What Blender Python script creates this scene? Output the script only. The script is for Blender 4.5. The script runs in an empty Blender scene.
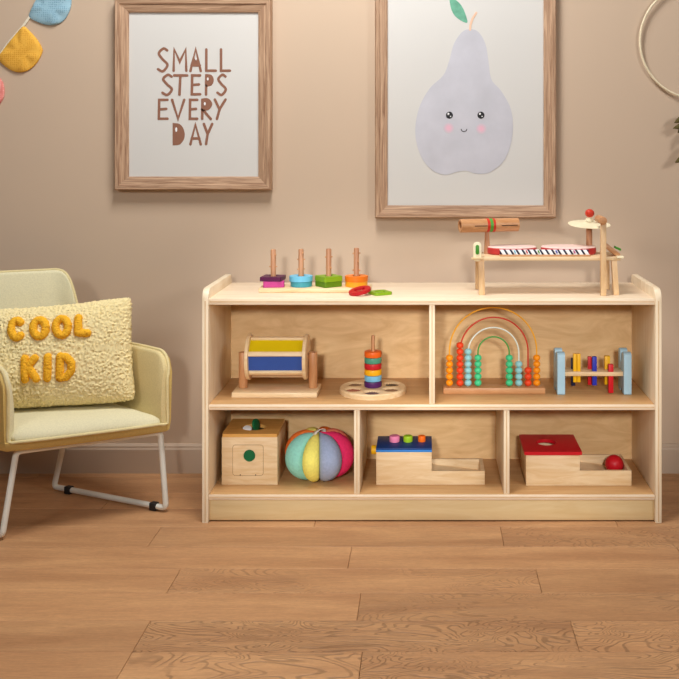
import bpy, bmesh, math, random
from mathutils import Vector, Matrix, noise
random.seed(7)
PI = math.pi
scene = bpy.context.scene
COL = scene.collection

# ------------------------------------------------------------------ camera model (metres)
F, VX, VY, CAMH, CAMD = 965.0, 428.0, 145.0, 1.003, 2.56
def at(px, py, y):
    """point seen at (px, py) standing at depth y behind the cabinet front"""
    d = y + CAMD
    return Vector(((px - VX) * d / F, y, CAMH - (py - VY) * d / F))
def X(px, y): return (px - VX) * (y + CAMD) / F

# ------------------------------------------------------------------ materials
def lin(c):
    c = c / 255.0
    return c / 12.92 if c <= 0.04045 else ((c + 0.055) / 1.055) ** 2.4
def rgb(r, g, b): return (lin(r), lin(g), lin(b), 1.0)
def new_mat(name):
    m = bpy.data.materials.new(name); m.use_nodes = True
    nt = m.node_tree
    return m, nt, nt.nodes['Principled BSDF']
def plain(name, c, rough=0.5, var=0.06, scale=30.0, metallic=0.0, bump=0.0, coat=0.0, spec=0.5):
    m, nt, bs = new_mat(name)
    n = nt.nodes; L = nt.links
    tc = n.new('ShaderNodeTexCoord'); no = n.new('ShaderNodeTexNoise')
    no.inputs['Scale'].default_value = scale; no.inputs['Detail'].default_value = 4
    L.new(tc.outputs['Object'], no.inputs['Vector'])
    ra = n.new('ShaderNodeValToRGB')
    a = rgb(*c)
    ra.color_ramp.elements[0].position = 0.3; ra.color_ramp.elements[1].position = 0.7
    ra.color_ramp.elements[0].color = tuple([v * (1 - var) for v in a[:3]] + [1])
    ra.color_ramp.elements[1].color = tuple([min(1, v * (1 + var)) for v in a[:3]] + [1])
    L.new(no.outputs['Fac'], ra.inputs['Fac']); L.new(ra.outputs['Color'], bs.inputs['Base Color'])
    bs.inputs['Roughness'].default_value = rough; bs.inputs['Metallic'].default_value = metallic
    bs.inputs['Specular IOR Level'].default_value = spec
    bs.inputs['Coat Weight'].default_value = coat
    if bump:
        bp = n.new('ShaderNodeBump'); bp.inputs['Strength'].default_value = bump; bp.inputs['Distance'].default_value = 0.002
        L.new(no.outputs['Fac'], bp.inputs['Height']); L.new(bp.outputs['Normal'], bs.inputs['Normal'])
    return m
def wood(name, light, dark, stretch=(1.2, 14, 14), rough=0.5, bump=0.1, contrast=(0.35, 0.7), scale=4.0, distort=1.2):
    """grain runs along the axis with the small stretch value"""
    m, nt, bs = new_mat(name); n = nt.nodes; L = nt.links
    tc = n.new('ShaderNodeTexCoord'); mp = n.new('ShaderNodeMapping')
    mp.inputs['Scale'].default_value = stretch
    L.new(tc.outputs['Object'], mp.inputs['Vector'])
    no = n.new('ShaderNodeTexNoise'); no.inputs['Scale'].default_value = scale
    no.inputs['Detail'].default_value = 8; no.inputs['Roughness'].default_value = 0.6; no.inputs['Distortion'].default_value = distort
    L.new(mp.outputs['Vector'], no.inputs['Vector'])
    ra = n.new('ShaderNodeValToRGB')
    ra.color_ramp.elements[0].position = contrast[0]; ra.color_ramp.elements[1].position = contrast[1]
    ra.color_ramp.elements[0].color = rgb(*dark); ra.color_ramp.elements[1].color = rgb(*light)
    L.new(no.outputs['Fac'], ra.inputs['Fac']); L.new(ra.outputs['Color'], bs.inputs['Base Color'])
    bs.inputs['Roughness'].default_value = rough
    bp = n.new('ShaderNodeBump'); bp.inputs['Strength'].default_value = bump; bp.inputs['Distance'].default_value = 0.001
    L.new(no.outputs['Fac'], bp.inputs['Height']); L.new(bp.outputs['Normal'], bs.inputs['Normal'])
    return m

M = {}
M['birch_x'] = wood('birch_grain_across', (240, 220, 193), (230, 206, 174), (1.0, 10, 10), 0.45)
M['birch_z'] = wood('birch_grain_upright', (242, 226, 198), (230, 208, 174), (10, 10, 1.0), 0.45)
M['birch_shelf'] = wood('birch_shaded_shelf_face', (204, 162, 110), (188, 142, 92), (1.0, 10, 10), 0.5)  # birch darkened so its colour carries the shade inside the compartments
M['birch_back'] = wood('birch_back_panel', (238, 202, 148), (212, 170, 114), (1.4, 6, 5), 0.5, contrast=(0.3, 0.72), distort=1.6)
M['birch_kick'] = wood('birch_plinth', (232, 208, 160), (222, 194, 142), (1.0, 6, 9), 0.5)
M['ply'] = wood('plywood_core_line', (222, 190, 150), (204, 166, 122), (3, 14, 3), 0.6)
M['toy_wood'] = wood('pale_toy_wood', (238, 212, 172), (222, 188, 140), (2, 14, 14), 0.45)
M['toy_wood_z'] = wood('pale_toy_wood_upright', (230, 196, 150), (208, 166, 116), (16, 16, 2), 0.45)
M['tan_wood'] = wood('tan_toy_wood', (214, 160, 110), (190, 132, 84), (2, 16, 16), 0.42)
M['tan_wood_z'] = wood('tan_toy_wood_upright', (216, 160, 112), (184, 126, 80), (16, 16, 2), 0.42)
M['brown_wood_z'] = wood('brown_toy_wood_upright', (206, 152, 112), (172, 118, 82), (16, 16, 2), 0.42)
M['honey_top'] = wood('honey_box_top', (232, 180, 100), (208, 152, 74), (2, 10, 14), 0.42)
M['frame_h'] = wood('weathered_frame_wood_across', (206, 170, 138), (134, 96, 68), (1.0, 26, 26), 0.65, 0.5, (0.3, 0.66), 4, 2.2)
M['frame_v'] = wood('weathered_frame_wood_upright', (206, 170, 138), (134, 96, 68), (26, 26, 1.0), 0.65, 0.5, (0.3, 0.66), 4, 2.2)
M['paper'] = plain('off_white_print_paper', (216, 214, 209), 0.5, 0.012, 3)
M['text_brown'] = plain('cocoa_brown_ink', (144, 98, 76), 0.6, 0.05, 60)
M['pear'] = plain('lavender_grey_watercolour', (199, 199, 207), 0.7, 0.07, 12)
M['leaf_ink'] = plain('sea_green_watercolour', (106, 172, 144), 0.7, 0.16, 60)
M['stem_ink'] = plain('peach_ink', (236, 196, 166), 0.7, 0.05)
M['black_ink'] = plain('black_ink', (30, 30, 34), 0.6, 0.05)
M['white_ink'] = plain('white_ink', (245, 245, 245), 0.6, 0.01)
M['wall'] = plain('taupe_wall_paint', (206, 183, 159), 0.85, 0.012, 2.5, spec=0.2)
M['board'] = plain('taupe_skirting_paint', (196, 174, 152), 0.6, 0.012, 3, spec=0.3)
M['lining'] = plain('pale_straw_upholstery', (226, 218, 182), 0.9, 0.06, 260, bump=0.25, spec=0.15)
M['arm_lining'] = plain('straw_arm_upholstery', (220, 202, 150), 0.9, 0.06, 260, bump=0.25, spec=0.15)
M['shell'] = plain('mustard_upholstery', (206, 176, 106), 0.85, 0.06, 220, bump=0.2, spec=0.2)
M['piping'] = plain('straw_piping', (222, 206, 154), 0.8, 0.05, 200)
M['steel'] = plain('pale_grey_painted_steel', (236, 236, 226), 0.4, 0.02)
M['rubber'] = plain('black_rubber', (34, 32, 32), 0.6, 0.05)
M['fleece'] = plain('cream_boucle_fleece', (240, 222, 168), 0.95, 0.10, 180, bump=0.5, spec=0.1)
M['orange_tuft'] = plain('orange_tufted_yarn', (255, 186, 52), 0.95, 0.12, 300, bump=0.5, spec=0.1)
def gloss(name, c, rough=0.42): return plain(name, c, rough, 0.03, 40, spec=0.3)
for k, c in dict(yellow=(236, 190, 16), olive_yellow=(214, 186, 10), blue=(52, 84, 160), navy=(30, 34, 66), red=(200, 22, 34), bead_orange=(246, 150, 20),
                 bead_red=(238, 74, 34), bead_blue=(148, 208, 214), bead_green=(74, 204, 142), wire_white=(226, 236, 226), wire_green=(76, 158, 74),
                 wire_red=(206, 58, 40), wire_yellow=(244, 176, 44), ring_orange=(238, 104, 30), ring_green=(80, 152, 124), ring_red=(200, 34, 40), ring_yellow=(246, 178, 24),
                 ring_blue=(122, 188, 222), ring_purple=(84, 34, 96), plum=(84, 24, 66), magenta=(190, 62, 136), sky=(112, 192, 224), teal=(70, 156, 170),
                 lime=(128, 164, 26), dark_lime=(92, 128, 18), plate_orange=(232, 120, 24), amber=(238, 160, 34), crimson=(182, 22, 32), green=(20, 104, 60), bell_green=(66, 140, 40),
                 bench_blue=(172, 208, 226), peg_blue=(40, 50, 170), peg_red=(204, 22, 34), peg_yellow=(240, 182, 20),
                 lid_blue=(26, 60, 120), lid_edge=(50, 132, 216), pink_knob=(244, 140, 178), lime_knob=(162, 206, 40), orange_knob=(246, 112, 24),
                 ivory=(244, 232, 196), pink_skin=(244, 214, 204), drum_red=(196, 60, 58), block_red=(206, 56, 36), block_green=(86, 158, 60), dark=(44, 26, 20), well_brown=(140, 100, 72), well_red=(170, 84, 60), well_plum=(96, 64, 70),
                 white=(240, 240, 238)).items():
    M[k] = gloss('glossy_' + k, c)
for k, c in dict(felt_mint=(150, 220, 204), felt_yellow=(242, 232, 118), felt_blue=(158, 172, 202), felt_pink=(234, 52, 108), felt_coral=(232, 128, 100), felt_orange=(232, 116, 48), felt_loop=(226, 222, 208),
                 flag_blue=(134, 176, 196), flag_yellow=(234, 172, 56), flag_pink=(226, 130, 120), ribbon=(236, 228, 206), hoop=(236, 222, 190), leaf=(98, 86, 52)).items():
    M[k] = plain('cloth_' + k if k != 'hoop' else 'cream_hoop', c, 0.9, 0.07, 160, bump=0.2, spec=0.15)
M['hoop'].node_tree.nodes['Principled BSDF'].inputs['Roughness'].default_value = 0.35

def dotted(name, base, dot, scale):
    m, nt, bs = new_mat(name); n = nt.nodes; L = nt.links
    tc = n.new('ShaderNodeTexCoord'); vo = n.new('ShaderNodeTexVoronoi'); vo.inputs['Scale'].default_value = scale; vo.inputs['Randomness'].default_value = 0.25
    L.new(tc.outputs['Object'], vo.inputs['Vector'])
    ra = n.new('ShaderNodeValToRGB'); ra.color_ramp.elements[0].position = 0.28; ra.color_ramp.elements[1].position = 0.4
    ra.color_ramp.elements[0].color = rgb(*dot); ra.color_ramp.elements[1].color = rgb(*base)
    L.new(vo.outputs['Distance'], ra.inputs['Fac']); L.new(ra.outputs['Color'], bs.inputs['Base Color'])
    bs.inputs['Roughness'].default_value = 0.9; bs.inputs['Specular IOR Level'].default_value = 0.15
    return m
M['flag_blue'] = dotted('blue_dotted_cotton', (158, 196, 212), (124, 164, 186), 170)
M['flag_yellow'] = dotted('mustard_dotted_cotton', (242, 186, 78), (224, 156, 52), 170)
M['flag_pink'] = dotted('pink_dotted_cotton', (228, 136, 128), (240, 180, 170), 160)

def blush_mat(name, a, b):
    m, nt, bs = new_mat(name); n = nt.nodes; L = nt.links
    tc = n.new('ShaderNodeTexCoord'); mp = n.new('ShaderNodeMapping'); gr = n.new('ShaderNodeTexGradient'); gr.gradient_type = 'SPHERICAL'
    mp.inputs['Location'].default_value = (-1, 0, -1); mp.inputs['Scale'].default_value = (2, 0, 2)
    L.new(tc.outputs['Generated'], mp.inputs['Vector']); L.new(mp.outputs['Vector'], gr.inputs['Vector'])
    ra = n.new('ShaderNodeValToRGB'); ra.color_ramp.elements[0].color = rgb(*b); ra.color_ramp.elements[1].color = rgb(*a); ra.color_ramp.elements[1].position = 0.7
    L.new(gr.outputs['Fac'], ra.inputs['Fac']); L.new(ra.outputs['Color'], bs.inputs['Base Color']); bs.inputs['Roughness'].default_value = 0.7
    return m
M['blush'] = blush_mat('pink_watercolour_blush', (232, 184, 200), (199, 199, 207))

# floor boards: tone per board comes from a mesh attribute, grain from stretched noise
def floor_mat():
    m, nt, bs = new_mat('oak_floor_boards'); n = nt.nodes; L = nt.links
    tc = n.new('ShaderNodeTexCoord'); at_ = n.new('ShaderNodeAttribute'); at_.attribute_name = 'board'
    sep = n.new('ShaderNodeSeparateColor'); L.new(at_.outputs['Color'], sep.inputs['Color'])
    off = n.new('ShaderNodeVectorMath'); off.operation = 'SCALE'; off.inputs['Scale'].default_value = 37.0
    L.new(at_.outputs['Color'], off.inputs[0])
    add = n.new('ShaderNodeVectorMath'); L.new(tc.outputs['Object'], add.inputs[0]); L.new(off.outputs['Vector'], add.inputs[1])
    def node(t, **kw):
        q = n.new(t)
        for a, v in kw.items():
            if hasattr(q, a): setattr(q, a, v)
        return q
    def nz(vec, sc, scale, detail, dist):
        m_ = n.new('ShaderNodeMapping'); m_.inputs['Scale'].default_value = sc; L.new(vec, m_.inputs['Vector'])
        q = n.new('ShaderNodeTexNoise'); q.inputs['Scale'].default_value = scale; q.inputs['Detail'].default_value = detail; q.inputs['Distortion'].default_value = dist
        L.new(m_.outputs['Vector'], q.inputs['Vector']); return q.outputs['Fac']
    def mth(op, a, b=None, c=None):
        q = n.new('ShaderNodeMath'); q.operation = op
        for k, v in enumerate((a, b, c)):
            if v is None: continue
            if isinstance(v, (int, float)): q.inputs[k].default_value = v
            else: L.new(v, q.inputs[k])
        return q.outputs[0]
    def rng(v, a, b, c, d):
        q = n.new('ShaderNodeMapRange'); q.inputs['From Min'].default_value = a; q.inputs['From Max'].default_value = b; q.inputs['To Min'].default_value = c; q.inputs['To Max'].default_value = d
        L.new(v, q.inputs['Value']); return q.outputs[0]
    V = add.outputs['Vector']
    n1 = nz(V, (1.3, 9, 1), 1.6, 5, 0.6)            # broad streaks
    n2 = nz(V, (14, 170, 1), 1.6, 5, 0.3)           # fine pores
    n4 = nz(V, (60, 160, 1), 1.5, 3, 0.2)           # fine texture
    n3 = nz(V, (3.6, 8.5, 1), 1.0, 2.5, 0.7)        # figure of the growth rings
    sn = mth('SINE', mth('MULTIPLY', n3, 210.0))
    groove = rng(sn, 0.35, 0.95, 0.0, 1.0)
    mask = mth('MULTIPLY', rng(sep.outputs['Green'], 0.35, 0.75, 0.0, 1.0), rng(nz(V, (2.2, 5, 1), 1.3, 2, 0.3), 0.36, 0.52, 0.0, 1.0))
    groove = mth('MULTIPLY', groove, mask)
    ra = n.new('ShaderNodeValToRGB'); e = ra.color_ramp.elements
    e[0].position = 0.28; e[0].color = rgb(172, 124, 85); e[1].position = 0.66; e[1].color = rgb(200, 152, 107)
    L.new(n1, ra.inputs['Fac'])
    f = mth('MULTIPLY', rng(n2, 0.3, 0.7, 0.90, 1.08), rng(n4, 0.3, 0.7, 0.93, 1.06))
    f = mth('MULTIPLY', f, rng(groove, 0.0, 1.0, 1.0, 0.66))
    f = mth('MULTIPLY', f, rng(sep.outputs['Red'], 0.0, 1.0, 0.92, 1.08))
    mx = n.new('ShaderNodeVectorMath'); mx.operation = 'SCALE'; L.new(ra.outputs['Color'], mx.inputs[0]); L.new(f, mx.inputs['Scale'])
    L.new(mx.outputs['Vector'], bs.inputs['Base Color'])
    bs.inputs['Roughness'].default_value = 0.48; bs.inputs['Specular IOR Level'].default_value = 0.35
    hgt = mth('ADD', mth('MULTIPLY', n4, 0.45), mth('MULTIPLY', groove, -1.0))
    bp = n.new('ShaderNodeBump'); bp.inputs['Strength'].default_value = 0.55; bp.inputs['Distance'].default_value = 0.0022
    L.new(hgt, bp.inputs['Height']); L.new(bp.outputs['Normal'], bs.inputs['Normal'])
    return m
M['floor'] = floor_mat()

# ------------------------------------------------------------------ shape helpers (all in world metres)
def NB(): return bmesh.new()
def merge(bm, tmp, mat=None):
    if mat is not None: bmesh.ops.transform(tmp, matrix=mat, verts=tmp.verts)
    me = bpy.data.meshes.new('tmp'); tmp.to_mesh(me); tmp.free(); bm.from_mesh(me); bpy.data.meshes.remove(me)
    return bm
def box(bm, x0, x1, y0, y1, z0, z1, bev=0.001, seg=2, rot=None):
    t = NB(); bmesh.ops.create_cube(t, size=1)
    c = Vector(((x0 + x1) / 2, (y0 + y1) / 2, (z0 + z1) / 2))
    bmesh.ops.scale(t, vec=(abs(x1 - x0), abs(y1 - y0), abs(z1 - z0)), verts=t.verts)
    if bev > 0: bmesh.ops.bevel(t, geom=t.edges[:], offset=bev, segments=seg, affect='EDGES', profile=0.5)
    m = Matrix.Translation(c)
    if rot is not None: m = m @ rot
    return merge(bm, t, m)
def frame_of(d):
    d = d.normalized(); a = Vector((0, 0, 1)) if abs(d.z) < 0.9 else Vector((1, 0, 0))
    u = d.cross(a).normalized(); return u, d.cross(u).normalized()
def lathe(bm, prof, origin=(0, 0, 0), axis=(0, 0, 1), seg=32, closed=False):
    """prof: list of (radius, height along axis)"""
    o = Vector(origin); d = Vector(axis).normalized(); u, v = frame_of(d)
    rings = []
    for r, h in prof:
        if r < 1e-6: rings.append([bm.verts.new(o + d * h)])
        else: rings.append([bm.verts.new(o + d * h + (u * math.cos(2 * PI * k / seg) + v * math.sin(2 * PI * k / seg)) * r) for k in range(seg)])
    prs = list(zip(rings, rings[1:])) + ([(rings[-1], rings[0])] if closed else [])
    for a, b in prs:
        for k in range(seg):
            k2 = (k + 1) % seg
            if len(a) == 1 and len(b) == 1: continue
            if len(a) == 1: bm.faces.new((a[0], b[k2], b[k]))
            elif len(b) == 1: bm.faces.new((a[k], a[k2], b[0]))
            else: bm.faces.new((a[k], a[k2], b[k2], b[k]))
    return bm
def cyl(bm, p0, p1, r, r1=None, bev=0.001, seg=28):
    p0, p1 = Vector(p0), Vector(p1); h = (p1 - p0).length; r1 = r if r1 is None else r1
    b = min(bev, r * 0.6, h * 0.4)
    return lathe(bm, [(0, 0), (r - b, 0), (r - b * 0.3, b * 0.3), (r, b), (r1, h - b), (r1 - b * 0.3, h - b * 0.3), (r1 - b, h), (0, h)], p0, p1 - p0, seg)
def tube(bm, pts, r, seg=12, closed=False, rfun=None):
    pts = [Vector(p) for p in pts]; n = len(pts)
    rings = []; u = None
    for i in range(n):
        if closed: t = pts[(i + 1) % n] - pts[i - 1]
        else: t = pts[min(i + 1, n - 1)] - pts[max(i - 1, 0)]
        t.normalize()
        if u is None: u, _ = frame_of(t)
        u = (u - t * u.dot(t)).normalized(); v = t.cross(u)
        rr = r if rfun is None else rfun(i / (n - 1))
        rings.append([bm.verts.new(pts[i] + (u * math.cos(2 * PI * k / seg) + v * math.sin(2 * PI * k / seg)) * rr) for k in range(seg)])
    for i in range(n - 1 + (1 if closed else 0)):
        a, b = rings[i], rings[(i + 1) % n]
        for k in range(seg): bm.faces.new((a[k], a[(k + 1) % seg], b[(k + 1) % seg], b[k]))
    if not closed:
        bm.faces.new(rings[0][::-1]); bm.faces.new(rings[-1])
    return bm
def ball(bm, c, r, seg=24, sz=1.0):
    t = NB(); bmesh.ops.create_uvsphere(t, u_segments=seg, v_segments=seg // 2 + 2, radius=r)
    return merge(bm, t, Matrix.Translation(Vector(c)) @ Matrix.Diagonal((1, 1, sz, 1)))
def prism(bm, pts, vec, bev=0.0):
    """closed outline (3-D points in one plane) pushed along vec"""
    t = NB(); vec = Vector(vec)
    f = t.faces.new([t.verts.new(p) for p in pts])
    r = bmesh.ops.extrude_face_region(t, geom=[f])
    bmesh.ops.translate(t, vec=vec, verts=[g for g in r['geom'] if isinstance(g, bmesh.types.BMVert)])
    bmesh.ops.recalc_face_normals(t, faces=t.faces)
    if bev > 0:
        ed = [e for e in t.edges if abs((e.verts[0].co - e.verts[1].co).normalized().dot(vec.normalized())) < 0.5 and e.calc_face_angle(0) > 0.5]
        bmesh.ops.bevel(t, geom=ed, offset=bev, segments=2, affect='EDGES', profile=0.5)
    return merge(bm, t)
def annulus(bm, outer, inner, vec):
    """two loops of equal count, pushed along vec"""
    n = len(outer); vec = Vector(vec)
    A = [bm.verts.new(p) for p in outer]; B = [bm.verts.new(p) for p in inner]
    C = [bm.verts.new(Vector(p) + vec) for p in outer]; D = [bm.verts.new(Vector(p) + vec) for p in inner]
    for k in range(n):
        j = (k + 1) % n
        bm.faces.new((A[k], B[k], B[j], A[j])); bm.faces.new((C[k], C[j], D[j], D[k]))
        bm.faces.new((A[k], A[j], C[j], C[k])); bm.faces.new((B[k], D[k], D[j], B[j]))
    return bm
def round_rect(w, h, r, n=5):
    out = []
    for cx, cy, a0 in ((w / 2 - r, h / 2 - r, 0), (-w / 2 + r, h / 2 - r, 90), (-w / 2 + r, -h / 2 + r, 180), (w / 2 - r, -h / 2 + r, 270)):
        for k in range(n + 1):
            a = math.radians(a0 + 90 * k / n); out.append((cx + r * math.cos(a), cy + r * math.sin(a)))
    return out
def catmull(pts, per=6, closed=False):
    P = [Vector(p) for p in pts]; n = len(P); out = []
    for i in range(n if closed else n - 1):
        if closed: a, b, c, d = P[i - 1], P[i], P[(i + 1) % n], P[(i + 2) % n]
        else: a, b, c, d = P[max(i - 1, 0)], P[i], P[i + 1], P[min(i + 2, n - 1)]
        for k in range(per):
            t = k / per
            out.append(0.5 * ((2 * b) + (c - a) * t + (2 * a - 5 * b + 4 * c - d) * t * t + (3 * b - a - 3 * c + d) * t ** 3))
    if not closed: out.append(P[-1])
    return out

# ------------------------------------------------------------------ object helpers
ROOT = {}
def obj(name, bm, mat, parent=None, origin=None, smooth=True):
    """one mesh object; a child's mesh is stored relative to its thing's base"""
    root = parent
    while root is not None and root.parent is not None: root = root.parent
    o0 = Vector(root.location) if root is not None else Vector(origin or (0, 0, 0))
    bmesh.ops.translate(bm, vec=-o0, verts=bm.verts)
    bmesh.ops.recalc_face_normals(bm, faces=bm.faces)
    me = bpy.data.meshes.new(name); bm.to_mesh(me); bm.free()
    me.materials.append(M[mat] if isinstance(mat, str) else mat)
    if smooth:
        me.polygons.foreach_set('use_smooth', [True] * len(me.polygons))
        try: me.set_sharp_from_angle(angle=math.radians(38))
        except Exception: pass
    o = bpy.data.objects.new(name, me); COL.objects.link(o)
    if parent is not None: o.parent = parent
    else: o.location = o0
    return o
def thing(name, label, cat, loc, group=None):
    o = bpy.data.objects.new(name, None); COL.objects.link(o); o.location = loc
    o.empty_display_size = 0.05
    o['label'] = label; o['category'] = cat
    if group: o['group'] = group
    return o
def tag(o, label, cat, group=None):
    o['label'] = label; o['category'] = cat
    if group: o['group'] = group
    return o
def struct(name, bm, mat, smooth=False):
    o = obj(name, bm, mat, smooth=smooth); o['kind'] = 'structure'; return o
def dup(o, parent, loc):
    c = o.copy(); COL.objects.link(c); c.parent = parent; c.location = loc; return c

WY = 0.40          # wall face
# ------------------------------------------------------------------ setting
w = NB(); box(w, -3.2, 3.2, WY, WY + 0.1, 0, 2.6, 0); struct('wall_back', w, 'wall')
b = NB()
prism(b, [(-3.2, WY, 0.0), (-3.2, WY - 0.014, 0.0), (-3.2, WY - 0.014, 0.072), (-3.2, WY - 0.011, 0.078), (-3.2, WY - 0.011, 0.082), (-3.2, WY - 0.006, 0.088), (-3.2, WY, 0.088)], (6.4, 0, 0))
struct('baseboard_back', b, 'board')

def build_floor():
    bm = NB(); pids = []
    joints = {0: [0.12, 0.95], 1: [-0.13, -0.585, 0.85], 2: [-0.585, 0.30, 1.1], 3: [-0.15, 0.9], 4: [-0.585, 0.255, 1.0], 5: [-0.19, 0.62], 6: [0.19, -0.7, 0.9], 7: [-0.30, 0.5], 8: [-0.9, 0.1, 0.75], 9: [-0.45, 0.4]}
    y0 = 1.66 - CAMD - 0.125 * 14
    row = -14
    y = y0
    while y < WY + 0.09:
        js = joints.get(row, None)
        if js is None: 
            r0 = random.uniform(-0.6, 0.6); js = [r0, r0 + 1.1, r0 - 1.2]
        xs = sorted([-3.2] + list(js) + [min(js) - 1.15, max(js) + 1.2, 3.2])
        for a, c in zip(xs, xs[1:]):
            g = 0.0004
            n0 = len(bm.faces)
            x0, x1, ya, yb = a + g, c - g, y + g, y + 0.125 - g
            e = 0.0009; h = 0.0009
            lo = [bm.verts.new(p) for p in ((x0, ya, -h), (x1, ya, -h), (x1, yb, -h), (x0, yb, -h))]
            hi = [bm.verts.new(p) for p in ((x0 + e, ya + e, 0), (x1 - e, ya + e, 0), (x1 - e, yb - e, 0), (x0 + e, yb - e, 0))]
            bt = [bm.verts.new(p) for p in ((x0, ya, -0.02), (x1, ya, -0.02), (x1, yb, -0.02), (x0, yb, -0.02))]
            bm.faces.new(hi)
            for k in range(4):
                j = (k + 1) % 4
                bm.faces.new((lo[k], lo[j], hi[j], hi[k])); bm.faces.new((bt[k], bt[j], lo[j], lo[k]))
            pids.append((random.random(), 0.95 if (row < 3 and a > -0.7) else random.uniform(0, 0.75) if a > -0.7 else 0.0, random.random(), len(bm.faces) - n0))
        y += 0.125; row += 1
    me = bpy.data.meshes.new('floor'); bm.to_mesh(me); bm.free()
    ca = me.color_attributes.new('board', 'FLOAT_COLOR', 'CORNER')
    fi = 0
    for r, g, bl, nf in pids:
        for k in range(nf):
            for li in me.polygons[fi].loop_indices: ca.data[li].color = (r, g, bl, 1)
            fi += 1
    me.materials.append(M['floor'])
    o = bpy.data.objects.new('floor', me); COL.objects.link(o); o['kind'] = 'structure'
build_floor()

# ------------------------------------------------------------------ cabinet
XL, XR = -0.600, 0.6205; TH = 0.0175; DEP = 0.305
ZT = 0.595; ZM = 0.3135; ZB = 0.074
cab = thing('toy_shelf', 'long low birch plywood shelf unit of five open compartments against the wall', 'shelf', (0.01, 0.15, 0))
def side(x0, x1):
    prof = [(0, 0.0003), (DEP, 0.0003), (DEP, 0.612)]
    for k in range(6): 
        a = math.radians(90 * k / 5); prof.append((DEP - 0.012 + 0.012 * math.cos(a), 0.609 + 0.012 * math.sin(a)))
    for k in range(8):
        a = math.radians(90 + 90 * k / 7); prof.append((0.028 + 0.028 * math.cos(a), 0.593 + 0.028 * math.sin(a)))
    prof.pop(2)
    bm = NB(); prism(bm, [(x0, p[0], p[1]) for p in prof], (x1 - x0, 0, 0), 0.0022); return bm
obj('side_panel', side(XL, XL + TH), 'birch_z', cab); obj('side_panel', side(XR - TH, XR), 'birch_z', cab)
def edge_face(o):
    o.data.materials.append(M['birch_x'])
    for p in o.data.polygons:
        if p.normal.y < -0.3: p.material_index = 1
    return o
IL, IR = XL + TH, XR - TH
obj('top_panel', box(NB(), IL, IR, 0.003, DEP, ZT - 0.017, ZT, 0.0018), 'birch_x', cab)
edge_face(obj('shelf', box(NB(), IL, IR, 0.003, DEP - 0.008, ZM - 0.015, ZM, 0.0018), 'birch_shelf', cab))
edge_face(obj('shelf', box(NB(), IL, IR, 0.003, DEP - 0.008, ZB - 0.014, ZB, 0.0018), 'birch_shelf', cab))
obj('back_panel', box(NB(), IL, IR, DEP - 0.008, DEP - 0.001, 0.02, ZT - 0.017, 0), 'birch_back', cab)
obj('divider', box(NB(), 0.003, 0.0185, 0.008, DEP - 0.008, ZM, ZT - 0.017, 0.0012), 'birch_z', cab)
for x0 in (-0.197, 0.2015):
    obj('divider', box(NB(), x0, x0 + 0.0155, 0.008, DEP - 0.008, ZB, ZM - 0.015, 0.0012), 'birch_z', cab)
for nm in [c for c in list(cab.children) if c.name.startswith(('shelf', 'top_panel', 'side_panel', 'divider'))]:
    vs = [v.co + Vector(cab.location) for v in nm.data.vertices]
    ax0, ax1 = min(v.x for v in vs), max(v.x for v in vs); az0, az1 = min(v.z for v in vs), max(v.z for v in vs); ay = min(v.y for v in vs)
    flat_ = ax1 - ax0 > az1 - az0
    if flat_: bm = box(NB(), ax0 + 0.002, ax1 - 0.002, ay - 0.0003, ay + 0.001, (az0 + az1) / 2 - 0.0014, (az0 + az1) / 2 + 0.0014, 0)
    else: bm = box(NB(), (ax0 + ax1) / 2 - 0.0014, (ax0 + ax1) / 2 + 0.0014, ay - 0.0003, ay + 0.001, az0 + 0.003, az1 - (0.032 if nm.name.startswith('side') else 0.002), 0)
    obj('ply_line', bm, 'ply', nm)
obj('kick_plate', box(NB(), IL, IR, 0.010, 0.026, 0.004, ZB - 0.014, 0.001), 'birch_kick', cab)

# ------------------------------------------------------------------ framed prints
def moulding(name, x0, x1, z0, z1, wd, parent, dep=0.03):
    """mitred frame of four lengths: outer band, step, raised inner lip"""
    yb = WY - 0.0005; yf = WY - dep
    prof = [(0, yb), (0, yf + 0.004), (0.003, yf), (wd * 0.36, yf + 0.001), (wd * 0.42, yf + 0.005), (wd * 0.52, yf + 0.0055), (wd * 0.9, yf + 0.010), (wd, yf + 0.012), (wd, yb)]
    cs = [(x0, z0, 1, 1), (x1, z0, -1, 1), (x1, z1, -1, -1), (x0, z1, 1, -1)]
    for k in range(4):
        bm = NB(); a, c = cs[k], cs[(k + 1) % 4]
        A = [bm.verts.new((a[0] + a[2] * p, y, a[1] + a[3] * p)) for p, y in prof]
        C = [bm.verts.new((c[0] + c[2] * p, y, c[1] + c[3] * p)) for p, y in prof]
        for i in range(len(prof)):
            j = (i + 1) % len(prof); bm.faces.new((A[i], A[j], C[j], C[i]))
        bm.faces.new(A); bm.faces.new(C)
        obj('frame_rail' if k % 2 == 0 else 'frame_stile', bm, 'frame_h' if k % 2 == 0 else 'frame_v', parent)
FY = WY - 0.03
# the frame faces stand FY from the cabinet front; outlines measured there
def fpt(px, py, y=FY): return at(px, py, y)
PY = WY - 0.013           # print face
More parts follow.
